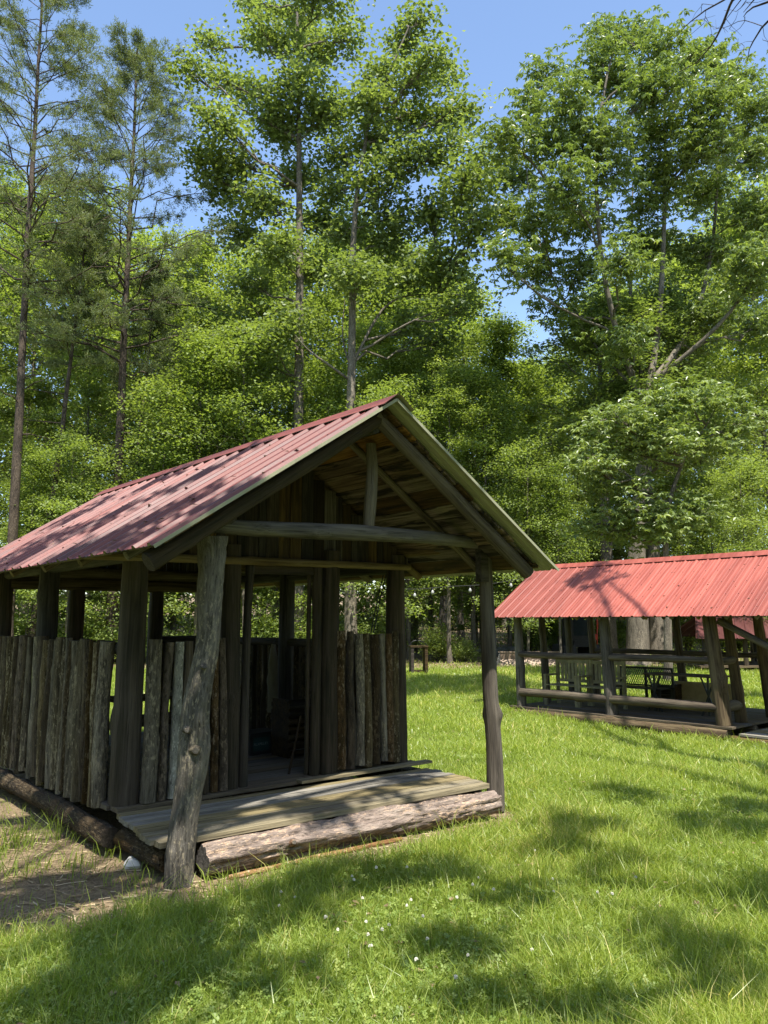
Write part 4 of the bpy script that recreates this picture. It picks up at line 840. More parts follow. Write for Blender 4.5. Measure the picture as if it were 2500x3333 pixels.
def proto_pine(seed, H, r, cb, Rc, nl, bark='pinebark', lean=(0, 0), bare=6):
    g = np.random.default_rng(seed); P, rad = trunk_path(g, H, r, lean, .008, flare=1.3); paths = [(P, rad, 10)]; tips = []; dirs = []
    for i in range(bare):      # dead lower branches
        z = H*g.uniform(.25, cb); az = g.uniform(0, 6.28); p = on_path(P, z); L = g.uniform(.5, 1.8); q = p+L*np.array([math.cos(az), math.sin(az), g.normal(.15, .2)]); paths.append((bez(p, q, g, 0, .05, 5), np.linspace(.03, .008, 5), 4))
    for i in range(nl):
        t = cb+(.985-cb)*((i+.5)/nl)**.9; z = t*H; az = i*2.4+g.normal(0, .5); tt = (t-cb)/(1-cb); L = Rc*(1.05-tt)**.62*g.uniform(.55, 1.15)*min(1, .55+tt*3)
        el = .12+.75*tt+g.normal(0, .15); p = on_path(P, z); q = p+L*np.array([math.cos(az)*math.cos(el), math.sin(az)*math.cos(el), math.sin(el)]); B_ = bez(p, q, g, .06, .06)
        rr = max(.018, np.interp(z, P[:, 2], rad)*.38); paths.append((B_, np.linspace(rr, rr*.25, 6), 5))
        for k in range(9):
            s = .25+.75*(k+g.random())/9; b = np.array([np.interp(s, np.linspace(0, 1, 6), B_[:, c]) for c in range(3)]); a2 = az+g.choice([-1, 1])*g.uniform(.3, 1.1); L2 = max(.25, L*g.uniform(.18, .38))*(1.2-.5*s)
            dd = np.array([math.cos(a2), math.sin(a2), g.normal(.25, .25)]); q2 = b+L2*dd; paths.append((bez(b, q2, g, .04, .06, 4), np.linspace(rr*.35, rr*.12, 4), 3))
            for m_ in range(6): w = .25+.75*(m_+g.random())/6; tips.append(b+(q2-b)*w+g.normal(0, .09, 3)); dirs.append(dd)
        tips.append(q); dirs.append(q-p)
    T = np.array(tips); D = np.array(dirs); D /= np.linalg.norm(D, axis=1)[:, None]; per = 17
    base = np.repeat(T, per, 0); d = np.repeat(D, per, 0)*.5+g.normal(0, .6, (len(base), 3)); d[:, 2] += .25; base = base+g.normal(0, .05, base.shape); n = len(base)
    V = leaf_quads(g, base, d, g.uniform(.09, .17, n), np.full((n, 1), .17), .3, .02); tone = np.clip(.45+np.repeat(g.normal(0, .14, len(T)), per)+g.normal(0, .1, n), 0, 1)
    return wood_mesh('trunk', paths, M[bark]), np_mesh('crown', V.reshape(-1, 3), [np.arange(n*4).reshape(-1, 4)], [M['needle']], {'tone': ('POINT', 'FLOAT', np.repeat(tone, 4))})

def proto_bush(seed, H, Rc, n, per, size, material='leaf_bush'):
    g = np.random.default_rng(seed); paths, tips = [], []
    for i in range(n):
        az = g.uniform(0, 6.28); rr = Rc*math.sqrt(g.random()); hh = H*(1-.55*(rr/Rc)**2)*g.uniform(.55, 1.05); q = np.array([math.cos(az)*rr, math.sin(az)*rr, hh]); paths.append((bez((0, 0, -.1), q, g, .03, .05, 5), np.linspace(.018, .004, 5), 4))
        for k in range(5): s = .35+.65*(k+1)/5; tips.append(q*s+g.normal(0, .12*Rc, 3)*np.array([1, 1, .5]))
    return wood_mesh('stems', paths, M['trunk']), foliage('leaves', g, np.array(tips), per, .14*Rc+.05, size, M[material], .7, flat=.5)

PR = {
 'wood1': proto_decid(101, 20, .17, .28, 4.3, 34, 21, .17, 'leaf_mid', style='mid'),
 'wood2': proto_decid(102, 22, .20, .34, 4.8, 36, 21, .18, 'leaf_mid', style='tall'),
 'wood3': proto_decid(103, 17, .13, .18, 3.6, 34, 21, .16, 'leaf_mid', style='layer'),
 'wood4': proto_decid(104, 24, .22, .40, 5.0, 34, 21, .18, 'leaf_mid', bark='trunk', style='tall'),
 'young': proto_decid(105, 9, .06, .12, 2.4, 26, 24, .14, 'leaf_bush', style='layer', spread=.24),
 'young2': proto_decid(106, 12, .08, .2, 2.2, 28, 24, .14, 'leaf_bush', style='cone', spread=.26),
 'open': proto_decid(109, 14, .09, .14, 3.2, 30, 15, .155, 'leaf_mid', style='layer', spread=.4),
 'open2': proto_decid(110, 15, .10, .2, 2.8, 32, 15, .15, 'leaf_bush', style='tall', spread=.4),
 'bush': proto_bush(107, 1.5, .95, 46, 16, .10),
 'bush2': proto_bush(108, 2.4, 1.2, 56, 16, .12),
}
def tree(name, label, cat, key, x, y, s=1., sz=None, rz=None, group=None, parts=('trunk', 'crown')):
    e = empty(name, (x, y, float(gz(x, y))), label, cat, R.uniform(0, 6.28) if rz is None else rz, group); tr, cr = PR[key] if isinstance(key, str) else key
    a = link(parts[0], tr, e); b = link(parts[1], cr, e); e.scale = (s, s, s if sz is None else sz); return e
def tree_px(name, label, cat, key, u, y, vtop, H, rz=None, group=None, wide=1., **k):
    """tree whose top reaches photo row vtop, standing at distance y in the direction of column u"""
    p = at(u, 2000, y); top = at(u, vtop, y)[2]-float(gz(p[0], y)); s = top/H; return tree(name, label, cat, key, p[0], y, s*wide, s, rz, group, **k)

WG = 'trees of the dense wood behind the lawn'; WL = 'leafy green woodland tree in the dense wood behind the lawn'
HH = {'wood1': 20, 'wood2': 22, 'wood3': 17, 'wood4': 24, 'young': 9, 'young2': 12, 'open': 14, 'open2': 15}
rows = [ # u, distance, v of the top, kind
 (-230,33,1000,'wood3'),(40,34,1180,'wood3'),(250,35,1090,'wood1'),(470,33.5,1230,'wood3'),(560,37,960,'wood1'),(700,35,1150,'wood3'),(860,37,1080,'wood1'),(1040,38,1150,'wood3'),
 (1230,37,1020,'wood1'),(1400,36,1080,'wood3'),(1545,37,1030,'wood1'),(1760,39,1130,'wood3'),(1900,35,1260,'wood3'),(2090,38,1120,'wood1'),(2300,36,1060,'wood1'),(2520,34,980,'wood3'),(2750,34,900,'wood1'),
 (-160,40,780,'wood1'),(80,41,740,'wood2'),(290,42,800,'wood1'),(480,42,900,'wood2'),(650,43,740,'wood1'),(790,42,900,'wood2'),(960,44,760,'wood2'),(1150,43,820,'wood1'),(1340,44,800,'wood2'),(1500,44,900,'wood1'),(1760,44,1230,'wood1'),(1950,43,1000,'wood2'),(2120,44,900,'wood1'),(2320,43,820,'wood2'),(2540,41,700,'wood2'),
 (-50,50,560,'wood4'),(170,52,600,'wood4'),(370,51,720,'wood2'),(560,54,840,'wood4'),(740,52,1020,'wood2'),(900,53,800,'wood4'),(1080,52,700,'wood4'),(1270,54,720,'wood2'),(1440,52,860,'wood4'),(1640,56,1330,'wood2'),(1830,54,1150,'wood4'),(2020,53,930,'wood2'),(2230,54,760,'wood4'),(2450,52,640,'wood4'),(2640,50,600,'wood2'),
 (1275,29,1200,'open'),(1590,30,1180,'open2'),(1330,32,1080,'wood3'),(1540,32.5,1150,'wood3'),(1715,28,1400,'open'),(1820,27.5,1500,'open2'),(640,30,1080,'open2'),(800,30,1010,'open'),(500,30,1180,'open'),(220,29,1380,'open'),(90,29,1440,'open2'),(1060,31.5,1130,'open2'),(2440,27,1450,'open'),(2330,29,1520,'open2'),
 (60,31.5,1560,'young'),(215,32,1500,'young'),(500,31,1530,'young2'),(320,31.5,1600,'young'),(640,32,1480,'young'),(780,33,1420,'young2'),(900,32,1560,'young'),(1090,33,1520,'young'),(1320,34,1900,'young'),(1600,36,1560,'young2'),(1560,37,1700,'young'),(1760,36,1500,'young2'),(1850,37,1680,'young'),(2140,35,1650,'young'),(2290,34,1600,'young2'),(2420,33,1500,'young'),(1960,36,1620,'young2')]
for i, (u, y, v, k) in enumerate(rows):
    if k[0] in 'yo': tree_px('young_tree', 'young layered tree growing at the sunny edge of the wood', 'tree', k, u, y, v, HH[k], group='young trees at the edge of the wood', wide=1.0 if v < 1650 else 1.3)
    else: tree_px('woodland_tree', WL, 'tree', k, u, y, v, HH[k], group=WG)
bushes = [(20,29.5,.9),(110,30,1.1),(190,29,.8),(270,30,1.),(330,29.5,.7),(420,30,1.),(520,30.5,.9),(-60,29,1.1),(600,30,.8),(680,31,1.),(770,30,.9),(850,31,1.),(930,30.5,.8),(1010,31,1.),(1100,31,.9),(1190,31.5,1.1),(1270,33,.9),(1180,30,.6),(1720,37,1.),(1800,38,.8),(1990,36,1.1),(2230,35,.9),(2380,34,1.1),(2480,33,1.)]
for i, (u, y, s) in enumerate(bushes):
    p = at(u, 2050, y); tree('wood_edge_bush', 'low bright leafy bush in the undergrowth at the edge of the wood', 'bush', 'bush2' if i % 2 else 'bush', p[0], y, s, group='bushes of the undergrowth', parts=('stems', 'leaves'))
p = at(1425, 2050, 30.5); tree('leafy_bush', 'pale green bush at the left foot of the pale straight trunk', 'bush', 'bush2', p[0], 30.5, .62, parts=('stems', 'leaves'))
p = at(1508, 2080, 30.2); tree('leafy_bush', 'low pale green bush at the right foot of the pale straight trunk', 'bush', 'bush', p[0], 30.2, .6, parts=('stems', 'leaves'))

# pines on the left
PR['pineA'] = proto_pine(201, 25, .22, .44, 5.6, 84); PR['pineB'] = proto_pine(202, 27, .2, .48, 5.6, 80); PR['pineC'] = proto_pine(203, 19, .15, .62, 2.6, 44, lean=(.075, .0))
tree_px('pine_tree', 'tall pine with a dark straight trunk left of the broad leaved trees', 'pine', 'pineA', 365, 30, 165, 25, rz=.4)
tree_px('pine_tree', 'tallest sparse pine at the left edge of the photo', 'pine', 'pineB', 30, 28, -160, 27, rz=2.0)
p = at(100, 2000, 29); e = tree('pine_tree', 'slender pine leaning to the right between the two tall pines', 'pine', 'pineC', p[0], 29, 1., .92, rz=0)
tree_px('pine_tree', 'thinner pine close behind the tall dark trunked pine', 'pine', 'pineC', 385, 31.2, 820, 19, rz=.9)
# slim pale trunk with a bright lit stem at the edge of the wood
def bare_proto(seed, H, r, cb, Rc, nl, lean=(0, 0), material='leaf_mid'):
    return proto_decid(seed, H, r, cb, Rc, nl, 26, .16, material, style='tall')
PR['pale'] = bare_proto(301, 20, .15, .5, 3.2, 22)
tree_px('pale_tree', 'straight pale trunked tree on the leaf litter between the two sheds', 'tree', 'pale', 1463, 29.5, 1180, 20, rz=1.)
tree_px('slim_tree', 'slim grey trunk seen just left of the pale straight trunk', 'tree', 'pale', 1352, 37, 1150, 20, rz=2.2)
PR['sapling'] = proto_decid(302, 16, .09, .25, 1.7, 30, 24, .14, 'leaf_bush', style='cone', spread=.28)
tree_px('slim_tree', 'tall slim sapling with bright leaves against the gap of sky', 'tree', 'sapling', 1655, 35, 985, 16)
tree_px('slim_tree', 'slim sapling right of the one against the gap of sky', 'tree', 'sapling', 1735, 37, 1130, 16)

# hero trees: crowns given as leafy masses reached by limbs
def hero(name, label, seed, u, y, trunk_px, r0, blobs, material, size, dens, star=0, aspect=.8, bark='trunk', depth=2.2, limbs_from=None, spread=.3, droop=.25, forks=()):
    """trunk_px: photo points of the trunk from the foot up; blobs: (u, v, ru, rv) in the 1659 wide preview"""
    g = np.random.default_rng(seed); K = 2500/1659; p0 = at(u, 2000, y); z0 = float(gz(p0[0], y)); org = np.array([p0[0], y, z0])
    e = empty(name, org, label, 'tree')
    T = [np.array([0, 0, -.25])]+[at(a, b, y)-org for a, b in trunk_px]; T = np.array(T)
    n = 30; S = np.linspace(0, 1, n); cum = np.concatenate([[0], np.cumsum(np.linalg.norm(np.diff(T, axis=0), axis=1))]); cum /= cum[-1]
    P = np.stack([np.interp(S, cum, T[:, k]) for k in range(3)], 1); rad = r0*(1-.88*S**1.1); rad[0] *= 1.45; rad[1] *= 1.1
    paths = [(P, rad, 14)]; tips = []; roots = [P]
    for fk in forks:
        F_ = np.array([at(a, b, y+dy)-org for a, b, dy in fk[1:]]); nn = 12; c2 = np.linspace(0, 1, len(F_)); FP = np.stack([np.interp(np.linspace(0, 1, nn), c2, F_[:, k]) for k in range(3)], 1)
        for _ in range(4): FP[1:-1] = (FP[:-2]+2*FP[1:-1]+FP[2:])/4
        paths.append((FP, np.linspace(fk[0], fk[0]*.25, nn), 9)); roots.append(FP)
    allr = np.concatenate(roots)
    for (bu, bv, ru, rv) in blobs:
        dy = g.uniform(-1, 1)*depth; c = at(bu*K, bv*K, y+dy)-org; sx = ru*K*y/F; szz = rv*K*y/F; sy = (sx+szz)/2*1.1
        hd = np.hypot(allr[:, 0]-c[0], allr[:, 1]-c[1]); okr = allr[:, 2] < c[2]-.35*hd; cost = np.linalg.norm(allr-c, axis=1)+np.where(okr, 0, 6)+np.where(allr[:, 2] < T[-1][2]*.22, 20, 0)
        s = allr[np.argmin(cost)]; Lb = bez(s, c, g, -.03, .05, 7); rr = min(.06, .013*np.linalg.norm(c-s)+.014); paths.append((Lb, np.linspace(rr, rr*.35, 7), 6))
        nb = max(9, int(24*sx*szz)); 
        for k in range(nb):
            d = g.normal(0, 1, 3); d /= np.linalg.norm(d); rfac = g.uniform(.35, 1.12); q = c+d*np.array([sx, sy, szz])*rfac; b0 = Lb[g.integers(3, 7)]
            paths.append((bez(b0, q, g, .03, .05, 4), np.linspace(rr*.35, .008, 4), 3))
            for w in (.5, .68, .85, 1.): tips.append(b0+(q-b0)*w+g.normal(0, .3, 3)*np.array([1, 1, .7]))
    a = link('trunk', wood_mesh('trunk', paths, M[bark]), e)
    b = link('crown', foliage('crown', g, np.array(tips), dens, spread, size, M[material], aspect, droop, star), e)
    return e
blA = [(640,30,70,45),(700,-35,90,50),(600,85,55,40),(680,110,70,45),(560,50,25,30),(540,10,20,25),(760,80,45,40),(400,140,35,20),(445,100,26,28),(470,165,45,28),(540,185,45,35),(440,235,35,22),(480,270,40,25),(415,325,45,20),(500,335,65,35),(600,290,75,45),(590,235,50,30),(700,245,75,45),(480,405,55,38),(560,425,70,45),(650,380,65,45),(500,500,55,45),(590,525,60,45),(540,610,50,38),(560,725,58,42),(625,690,50,38),(680,580,55,38),(700,470,60,45),(640,180,80,40),(440,370,40,25),(570,790,35,16),(520,750,45,25)]
hero('broad_leaved_tree', 'tall tree with a straight grey trunk rising behind the left of the ridge', 41, 970, 31, [(969,1700),(972,1300),(975,1000),(975,700),(972,400),(968,100),(965,-120)], .27, blA, 'leaf_tulip', .20, 14, depth=2.4)
blB = [(900,45,48,32),(880,95,60,32),(945,110,28,40),(960,165,18,15),(820,160,60,35),(800,215,70,35),(900,170,55,35),(890,250,75,40),(965,255,50,32),(1010,240,26,20),(980,310,60,35),(800,300,65,40),(900,340,75,40),(810,390,70,40),(1000,390,75,40),(740,500,55,38),(840,470,75,40),(940,450,75,40),(1040,340,40,30),(1030,470,55,42),(780,590,90,32),(880,600,65,35),(960,570,75,38),(1005,640,55,30),(730,330,55,40),(840,530,60,30),(720,410,45,40),(900,700,55,30),(960,730,60,30)]
hero('broad_leaved_tree', 'forked tree with a paler trunk rising just left of the roof peak', 42, 1142, 29.5, [(1140,1700),(1141,1340),(1148,1000),(1146,850),(1160,640),(1200,400),(1260,250),(1330,90)], .24, blB, 'leaf_tulip', .20, 14, depth=2.4,
     forks=[(0.068,(1150,1180,0),(1200,1080,.3),(1250,980,.6),(1330,955,.9),(1430,960,1.2)),(0.062,(1142,1240,0),(1060,1180,-.5),(1000,1140,-.8),(960,1090,-1)),(0.043,(1142,1200,0),(1110,1100,.4),(1130,900,.8))])
blO = [(1310,62,40,30),(1375,80,42,34),(1440,95,38,34),(1495,110,30,34),(1545,125,38,34),(1600,160,42,40),(1290,120,50,34),(1180,160,32,24),(1225,205,55,34),(1330,180,70,42),(1430,185,70,42),(1530,205,70,42),(1640,225,50,50),(1140,225,42,32),(1095,290,45,40),(1190,290,70,45),(1300,280,70,45),(1410,280,70,45),(1520,300,75,45),(1630,330,60,60),(1115,380,60,42),(1220,390,65,42),(1320,370,40,40),(1420,370,70,42),(1520,410,75,50),(1640,450,60,60),(1090,460,50,42),(1170,480,65,42),(1270,470,55,38),(1090,545,45,28),(1160,585,60,38),(1250,580,60,42),(1340,560,45,40),(1420,520,70,42),(1520,540,75,45),(1630,580,60,60),(1200,660,55,28),(1300,670,70,38),(1420,650,70,38),(1540,680,75,42),(1640,700,50,50),(1400,450,50,40),(1360,740,50,25),(1490,750,60,25)]
hero('large_oak', 'huge oak with many rising limbs filling the right of the sky', 43, 2070, 28, [(2070,1900),(2080,1600),(2100,1330),(2130,1200)], .42, blO, 'leaf_oak', .215, 5, star=6, aspect=.42, depth=3.2, spread=.34, droop=.45,
     forks=[(0.124,(2100,1330,0),(2010,1130,-.5),(1960,900,-1),(1930,650,-1.2),(1940,350,-1.5),(2000,150,-1)),(0.136,(2110,1280,0),(2150,1050,.5),(2160,800,.8),(2170,500,1),(2160,200,1)),(0.112,(2130,1230,0),(2250,1100,1),(2330,850,1.5),(2340,500,1.5),(2330,250,1)),
            (0.062,(2100,1300,0),(1950,1150,1),(1800,950,1.5),(1720,700,2),(1700,400,2)),(0.093,(2140,1230,0),(2330,1080,-1),(2470,900,-1.5),(2560,600,-2)),(.10,(2060,1180,.5),(2050,900,2),(2060,600,2.5))])
blL = [(1320,905,60,28),(1400,880,55,26),(1480,860,55,26),(1550,870,60,28),(1600,915,45,34),(1290,935,50,28),(1360,960,60,28),(1440,950,55,25),(1520,960,60,25),(1330,1030,55,30),(1270,1000,40,22),(1350,1090,65,24),(1290,1130,55,22),(1430,1120,70,24),(1510,1100,40,20),(1380,1150,60,22)]
hero('leaning_oak', 'smaller oak with a leaning trunk whose branches hang over the red roof', 44, 2165, 22.5, [(2165,1700),(2190,1590),(2235,1470),(2290,1400),(2330,1330)], .13, blL, 'leaf_oak', .18, 5, star=6, aspect=.42, depth=1.0, spread=.24, droop=.35)
# two thick trunks seen through the open shed
PR['big'] = proto_decid(303, 22, .36, .5, 3.6, 26, 22, .18, 'leaf_oak', style='tall')
p = at(1985, 2100, 29.5); tree('large_tree', 'thick trunk standing left of the others seen through the open shed', 'tree', 'big', p[0], 29.5, .85, .62)
p = at(2150, 2100, 29.); tree('large_tree', 'thick trunk with one sunlit side seen through the open shed', 'tree', 'big', p[0], 29., .9, .62)
# dark forked tree
hero('forked_tree', 'dark forked tree standing behind the left slope of the near roof', 45, 565, 32, [(575,1500),(600,1420),(625,1330),(650,1230),(665,1130)], .13, [(440,700,30,20),(470,690,30,22),(430,740,35,20),(480,740,30,20),(400,780,30,20),(500,800,30,20)], 'leaf_mid', .15, 22, depth=1.2,
     forks=[(.08,(615,1390,0),(660,1300,.2),(705,1210,.3),(740,1130,.4))])

# far wood that reads as one mass, plus an added unseen ring of leaves
def far_wood_and_leaf_screen():
    g = np.random.default_rng(77); n = 90000; x = g.uniform(-48, 52, n); y = g.uniform(60, 74, n)
    top = 12+4*wob(x, y*0, .35)+np.where((x > 3) & (x < 16), -6, 0)+np.where(x < -10, 7, 0)+np.where(x > 18, 6, 0); z = gz(x, y)+g.random(n)**.8*top
    d = g.normal(0, 1, (n, 3)); d[:, 2] -= .3; V = leaf_quads(g, np.stack([x, y, z], 1), d, g.uniform(.25, .55, n), np.full((n, 1), .8))
    m_ = 60000; an = g.uniform(-2.35, 2.35, m_)-PI/2; rr = g.uniform(15, 30, m_); xb, yb_ = rr*np.cos(an)*1.5, rr*np.sin(an)*1.25-1; kk = (np.abs(xb) > .62*yb_+6) | (yb_ < 0); kk &= np.hypot(xb, yb_) > 17  # unseen leaf ring beside and behind the camera, added to block sky light
    xb, yb_ = xb[kk], yb_[kk]; zb_ = gz(xb, yb_)+g.random(len(xb))*(15+3*wob(xb, yb_, .5)); d2 = g.normal(0, 1, (len(xb), 3)); V2 = leaf_quads(g, np.stack([xb, yb_, zb_], 1), d2, g.uniform(.35, .7, len(xb)), np.full((len(xb), 1), .8)); V = np.concatenate([V, V2]); n = len(V)
    o = link('far_wood_and_leaf_screen', np_mesh('far_wood_and_leaf_screen', V.reshape(-1, 3), [np.arange(n*4).reshape(-1, 4)], [M['leaf_mid']], {'tone': ('POINT', 'FLOAT', np.repeat(np.clip(g.normal(.35, .15, n), 0, 1), 4))}))
    tag(o, 'mass of far trees deep in the wood, with an unseen leaf screen added behind the camera to block sky light', 'wood', kind='stuff')
    n = 26000; x = g.uniform(-30, 30, n); y = g.uniform(28, 58, n); k = litter_at(x, y)*g.random(n) > .45; k &= ~((np.abs(x-3.2) < 5) & (y < 34.5)); x, y = x[k], y[k]; n = len(x); z = gz(x, y)+g.uniform(.05, .5, n)
    d = g.normal(0, 1, (n, 3)); d[:, 2] *= .3; V = leaf_quads(g, np.stack([x, y, z], 1), d, g.uniform(.08, .18, n), np.full((n, 1), .6))
    o = link('undergrowth', np_mesh('undergrowth', V.reshape(-1, 3), [np.arange(n*4).reshape(-1, 4)], [M['leaf_bush']], {'tone': ('POINT', 'FLOAT', np.repeat(g.random(n), 4))}))
    tag(o, 'low leafy undergrowth covering the floor of the wood', 'undergrowth', kind='stuff')
far_wood_and_leaf_screen()

# trees beside and behind the photographer: their crowns shade the lawn, the roof and the porch
SAZ, SEL = math.radians(162), math.radians(63)
sun_dir = np.array([math.sin(SAZ)*math.cos(SEL), math.cos(SAZ)*math.cos(SEL), math.sin(SEL)])
def over(u, v, zc, plane=None):
    p = ground_pick(u, v) if plane is None else plane; return p+sun_dir*((zc-p[2])/sun_dir[2])
def shade_tree(label, x, y, H, r, masses, seed, size=.13, per=32):
    g = np.random.default_rng(seed); org = np.array([x, y, float(gz(x, y))]); e = empty('shade_tree', org, label, 'tree')
    P, rad = trunk_path(g, H, r, wig=.01); paths = [(P, rad, 12)]; tips = []
    for c, s, dn in masses:
        c = np.asarray(c)-org; hd = np.hypot(c[0], c[1]); st_ = on_path(P, max(2.5, min(H*.9, c[2]-.45*hd-1))); L_ = bez(st_, c, g, .06, .03, 8); rr = .03+.012*hd; paths.append((L_, np.linspace(rr, .02, 8), 6))
        for k in range(int(dn)):
            d = g.normal(0, 1, 3); d /= np.linalg.norm(d); q = c+d*np.array([s[0], s[1], s[2]])*g.uniform(.2, 1)**.6; b0 = L_[g.integers(5, 8)]; paths.append((bez(b0, q, g, .02, .05, 4), np.linspace(.012, .004, 4), 3))
            for w in (1.,): tips.append(c+(q-c)*w+g.normal(0, .05, 3))
    link('trunk', wood_mesh('trunk', paths, M['trunk']), e); link('crown', foliage('crown', g, np.array(tips), per, .11, size, M['leaf_tulip'], .8), e)
def gm(u, v, ru, rv, k=1., z=9.):
    c = over(u, v, z); d = ground_pick(u, v)[1]; rx = ru*d/F; ry = rv*d*d/(F*1.65); return (c, (rx, ry, .25), max(2, k*rx*ry*52+1))
mk = [gm(330,2690,130,30,2),gm(170,2660,100,20,2),gm(90,2560,90,18,2),gm(400,2760,60,18,1.3),gm(330,2870,90,14,1),gm(180,2860,110,12,1),gm(250,3015,200,22,1.4),gm(620,3070,110,30,1.3),gm(800,2955,130,18,1.3),gm(1100,2890,120,20,1.2),gm(60,2960,110,45,1.4),gm(200,2905,150,30),gm(480,2925,80,22),gm(450,3060,170,45),gm(250,3170,230,55),gm(560,3180,120,60),gm(900,3180,110,28,.6),gm(120,3290,160,40),gm(450,3290,180,40,.8),gm(620,2990,80,22),gm(940,3000,90,38),gm(1040,2900,90,40)]
shade_tree('leafy tree standing behind the photographer and shading the near lawn', -2.6, -5.5, 15, .22, mk, 61)
mk = [gm(1200,2850,130,40,1),gm(1400,2860,80,40),gm(1520,3100,110,70,.8),gm(1560,3270,110,55,.7),gm(1810,2780,90,25),gm(1900,2715,150,30,.9),gm(2030,2870,50,55,.9),gm(2330,2690,150,38),gm(2450,2640,80,40),gm(2010,2590,110,28,.6),gm(2430,2930,90,60,.9),gm(2200,3085,70,38,.8),gm(1930,3300,90,35,.8),gm(1680,2930,60,20,.5),gm(2350,3200,70,30,.6),
      (B.wld((1.6, 1.45, 2.65))+sun_dir*11.5, (.55, .25, .2), 9), (B.wld((2.3, 1.1, 2.5))+sun_dir*11.5, (.3, .15, .15), 3)]
shade_tree('leafy tree standing to the right of the photographer, out of the picture', 6.3, .8, 22, .3, mk, 62)
ra_ = lambda X, Y: (lambda p: p+sun_dir*((10-p[2])/sun_dir[2]))(A.wld((X, Y, zroof(X))))
mk = [(ra_(.1, -.6), (.35, .3, .3), 7), (ra_(.9, .3), (.4, .3, .3), 8), (ra_(.2, 1.2), (.45, .35, .3), 9), (ra_(1.1, 1.9), (.3, .3, .3), 5), (ra_(-.2, 2.4), (.4, .4, .3), 8), (ra_(.7, 3.2), (.4, .4, .3), 8),
      (over(0, 0, 9, A.wld((1.15, -.75, .25))), (.25, .15, .2), 6), (over(0, 0, 9, A.wld((.5, -.5, .25))), (.2, .15, .2), 6), (over(0, 0, 9, A.wld((2.3, -.45, .25))), (.25, .12, .2), 4), (over(0, 0, 9, A.wld((2.0, -.75, .25))), (.18, .1, .2), 2), (over(0, 0, 9, A.wld((3.05, -1.0, 1.9))), (.2, .15, .25), 3)]
SK_LEFT = mk; mk = [gm(1420,2225,150,22,.9,20.),gm(1600,2225,120,24,.9,20.),gm(1330,2250,60,18,.8,20.)]
shade_tree('tall leafy tree beyond the right edge of the picture, shading the far lawn', 11.5, 11., 24, .3, mk, 64); mk = SK_LEFT
shade_tree('leafy tree standing to the left of the photographer, out of the picture', -5.0, -1.5, 14, .2, mk, 63)
# dappling crowns over the far lawn: shade band between the sheds
mk = [(np.array([4.6, 15.5, 12.]), (.1, .1, .1), 1)]
# bare branches reaching in at the top right
bt = empty('bare_tree', (7.6, 8.2, float(gz(7.6, 8.2))), 'dead bare branches reaching in at the top right corner', 'tree'); org = np.array(bt.location); g_ = np.random.default_rng(9)
tp = np.array([[0, 0, -.2], [0, 0, 4], [-.1, .05, 7.5], [-.4, .1, 10.5]]); paths = [(tp, [.14, .12, .09, .04], 10)]; K = 350/1659
def br(pts, r0, d=9.0, src=None):
    W = [np.array(at(2150+a*K, b*K, d+.15*i))-org for i, (a, b) in enumerate(pts)]
    if src is not None: W = [tp[src]+np.array([0, 0, .0])]+W
    W = np.array(W); paths.append((W, np.linspace(r0*(1.6 if src is not None else 1), r0*.3, len(W)), 5))
br([(1900,-600),(1110,0),(1070,90),(950,400),(870,560),(770,720),(560,960),(270,1120)], .016, src=3)
br([(1500,-400),(980,0),(690,160),(470,330),(390,400),(280,520)], .010, src=3)
br([(1800,-300),(1440,0),(1280,190)], .012, src=2); br([(1900,-100),(1659,30),(1430,110),(1330,190),(1280,260)], .014, src=2); br([(2100,100),(1659,330),(1560,430),(1430,640),(1370,760),(1340,940)], .013, src=2)
br([(1240,0),(1100,180),(1010,300),(985,370)], .007); br([(1560,400),(1420,350),(1300,315),(1200,330),(1060,400),(970,430),(820,450),(795,380)], .006); br([(1300,260),(1300,330),(1230,430),(1150,490),(1060,450)], .005); br([(1320,10),(1240,120),(1165,180),(1080,150)], .006)
br([(700,160),(690,250),(670,360)], .004); br([(830,80),(660,60),(540,200),(490,300)], .004); br([(380,400),(330,350),(340,260)], .003); br([(1430,640),(1320,640),(1250,670)], .003); br([(1380,750),(1200,780),(1120,840)], .003); br([(770,720),(560,840),(350,920)], .005); br([(1580,420),(1600,560),(1659,640)], .004); br([(950,400),(860,440),(850,300)], .003)
for _ in range(26):
    k = g_.integers(1, len(paths)); pp = paths[k][0]; i = g_.integers(1, len(pp)); a = pp[i]; q = a+g_.normal(0, .13, 3); paths.append((np.array([a, (a+q)/2+g_.normal(0, .02, 3), q]), [.004, .003, .0015], 4))
link('branches', wood_mesh('branches', paths, M['pinebark']), bt)

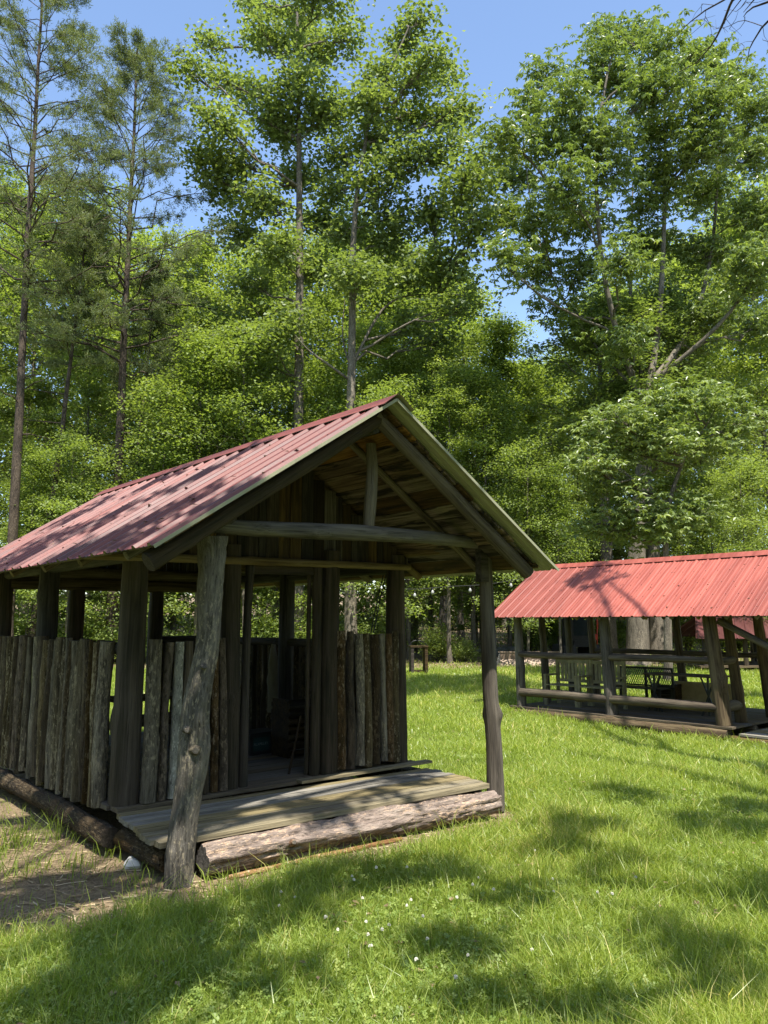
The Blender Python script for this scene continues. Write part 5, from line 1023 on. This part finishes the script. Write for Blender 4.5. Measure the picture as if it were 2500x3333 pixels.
def fallen():
    g = np.random.default_rng(19); P_, N_ = [], []
    for _ in range(170):
        X = g.uniform(CX-EW+.05, CX-.2); Y = g.uniform(YF+.1, YB-.1); P_.append(A.wld((X, Y, zroof(X)+.012)))
    for _ in range(60):
        Yv = g.uniform(.1, bE-.2); P_.append(B.wld((g.uniform(.2, 6.5), Yv, bZE+Yv*bSL+.012)))
    for _ in range(60): P_.append(A.wld((g.uniform(-.1, 2.8), g.uniform(-.95, -.2), .246)))
    nr = len(P_)
    for _ in range(1500):
        d = 3.2*math.exp(g.random()*math.log(26/3.2)); x = g.uniform(-.5, .5)*d
        if rect_dist(*locA(x, d), -.2, 3.1, -1.2, 3.7) > 0 and rect_dist(*locB(x, d), .2, 6.5, .1, 3.4) > 0: P_.append(np.array([x, d, float(gz(x, d))+g.uniform(.01, .06)]))
    P_ = np.array(P_); n = len(P_); a = g.uniform(0, 6.28, n); V = leaf_quads(g, P_, np.stack([np.cos(a), np.sin(a), g.normal(0, .1, n)], 1), g.uniform(.025, .06, n), np.full((n, 1), .6), 4., .1)
    o = link('fallen_leaves', np_mesh('fallen_leaves', V.reshape(-1, 3), [np.arange(n*4).reshape(-1, 4)], [M['straw']], {'tone': ('POINT', 'FLOAT', np.repeat(g.random(n)*.5, 4))})); tag(o, 'dry fallen leaves scattered on the lawn, the deck and the roofs', 'leaf litter', kind='stuff')
fallen()
# ------------------------------------------------------------------ camera, sun, sky
cam = bpy.data.cameras.new('camera'); co = bpy.data.objects.new('camera', cam); C.objects.link(co); sc.camera = co
co.location = (0, 0, EYE); co.matrix_world = Matrix.Translation((0, 0, EYE)) @ Matrix.Rotation(PI/2+PITCH, 4, 'X') @ Matrix.Rotation(ROLL, 4, 'Z')
cam.sensor_fit = 'VERTICAL'; cam.sensor_height = 24; cam.lens = F/3333*24; cam.clip_end = 2000; cam.clip_start = .05
w = bpy.data.worlds.new('World'); sc.world = w; w.use_nodes = True; nt = w.node_tree
bg = nt.nodes['Background']; sky = nt.nodes.new('ShaderNodeTexSky'); sky.sky_type = 'NISHITA'; sky.sun_disc = False; sky.sun_elevation = SEL; sky.sun_rotation = SAZ
sky.air_density = 1.0; sky.dust_density = .8; sky.ozone_density = 2.0
nt.links.new(sky.outputs[0], bg.inputs[0]); bg.inputs[1].default_value = .13
sl_ = bpy.data.lights.new('sun', 'SUN'); sl_.energy = 4.5; sl_.angle = math.radians(.53); sl_.color = (1, .95, .86)
so = bpy.data.objects.new('sun', sl_); C.objects.link(so); so.rotation_euler = Vector([float(-q) for q in sun_dir]).to_track_quat('-Z', 'Y').to_euler()
sc.view_settings.view_transform = 'Standard'; sc.view_settings.look = 'None'; sc.view_settings.exposure = 1.3; sc.view_settings.gamma = 1
sc.render.engine = 'CYCLES'; cy = sc.cycles; cy.max_bounces = 7; cy.diffuse_bounces = 4; cy.glossy_bounces = 2; cy.transmission_bounces = 4; cy.use_denoising = True; cy.denoiser = 'OPENIMAGEDENOISE'; cy.denoising_input_passes = 'RGB_ALBEDO_NORMAL'; cy.denoising_prefilter = 'NONE'; cy.sample_clamp_indirect = 4
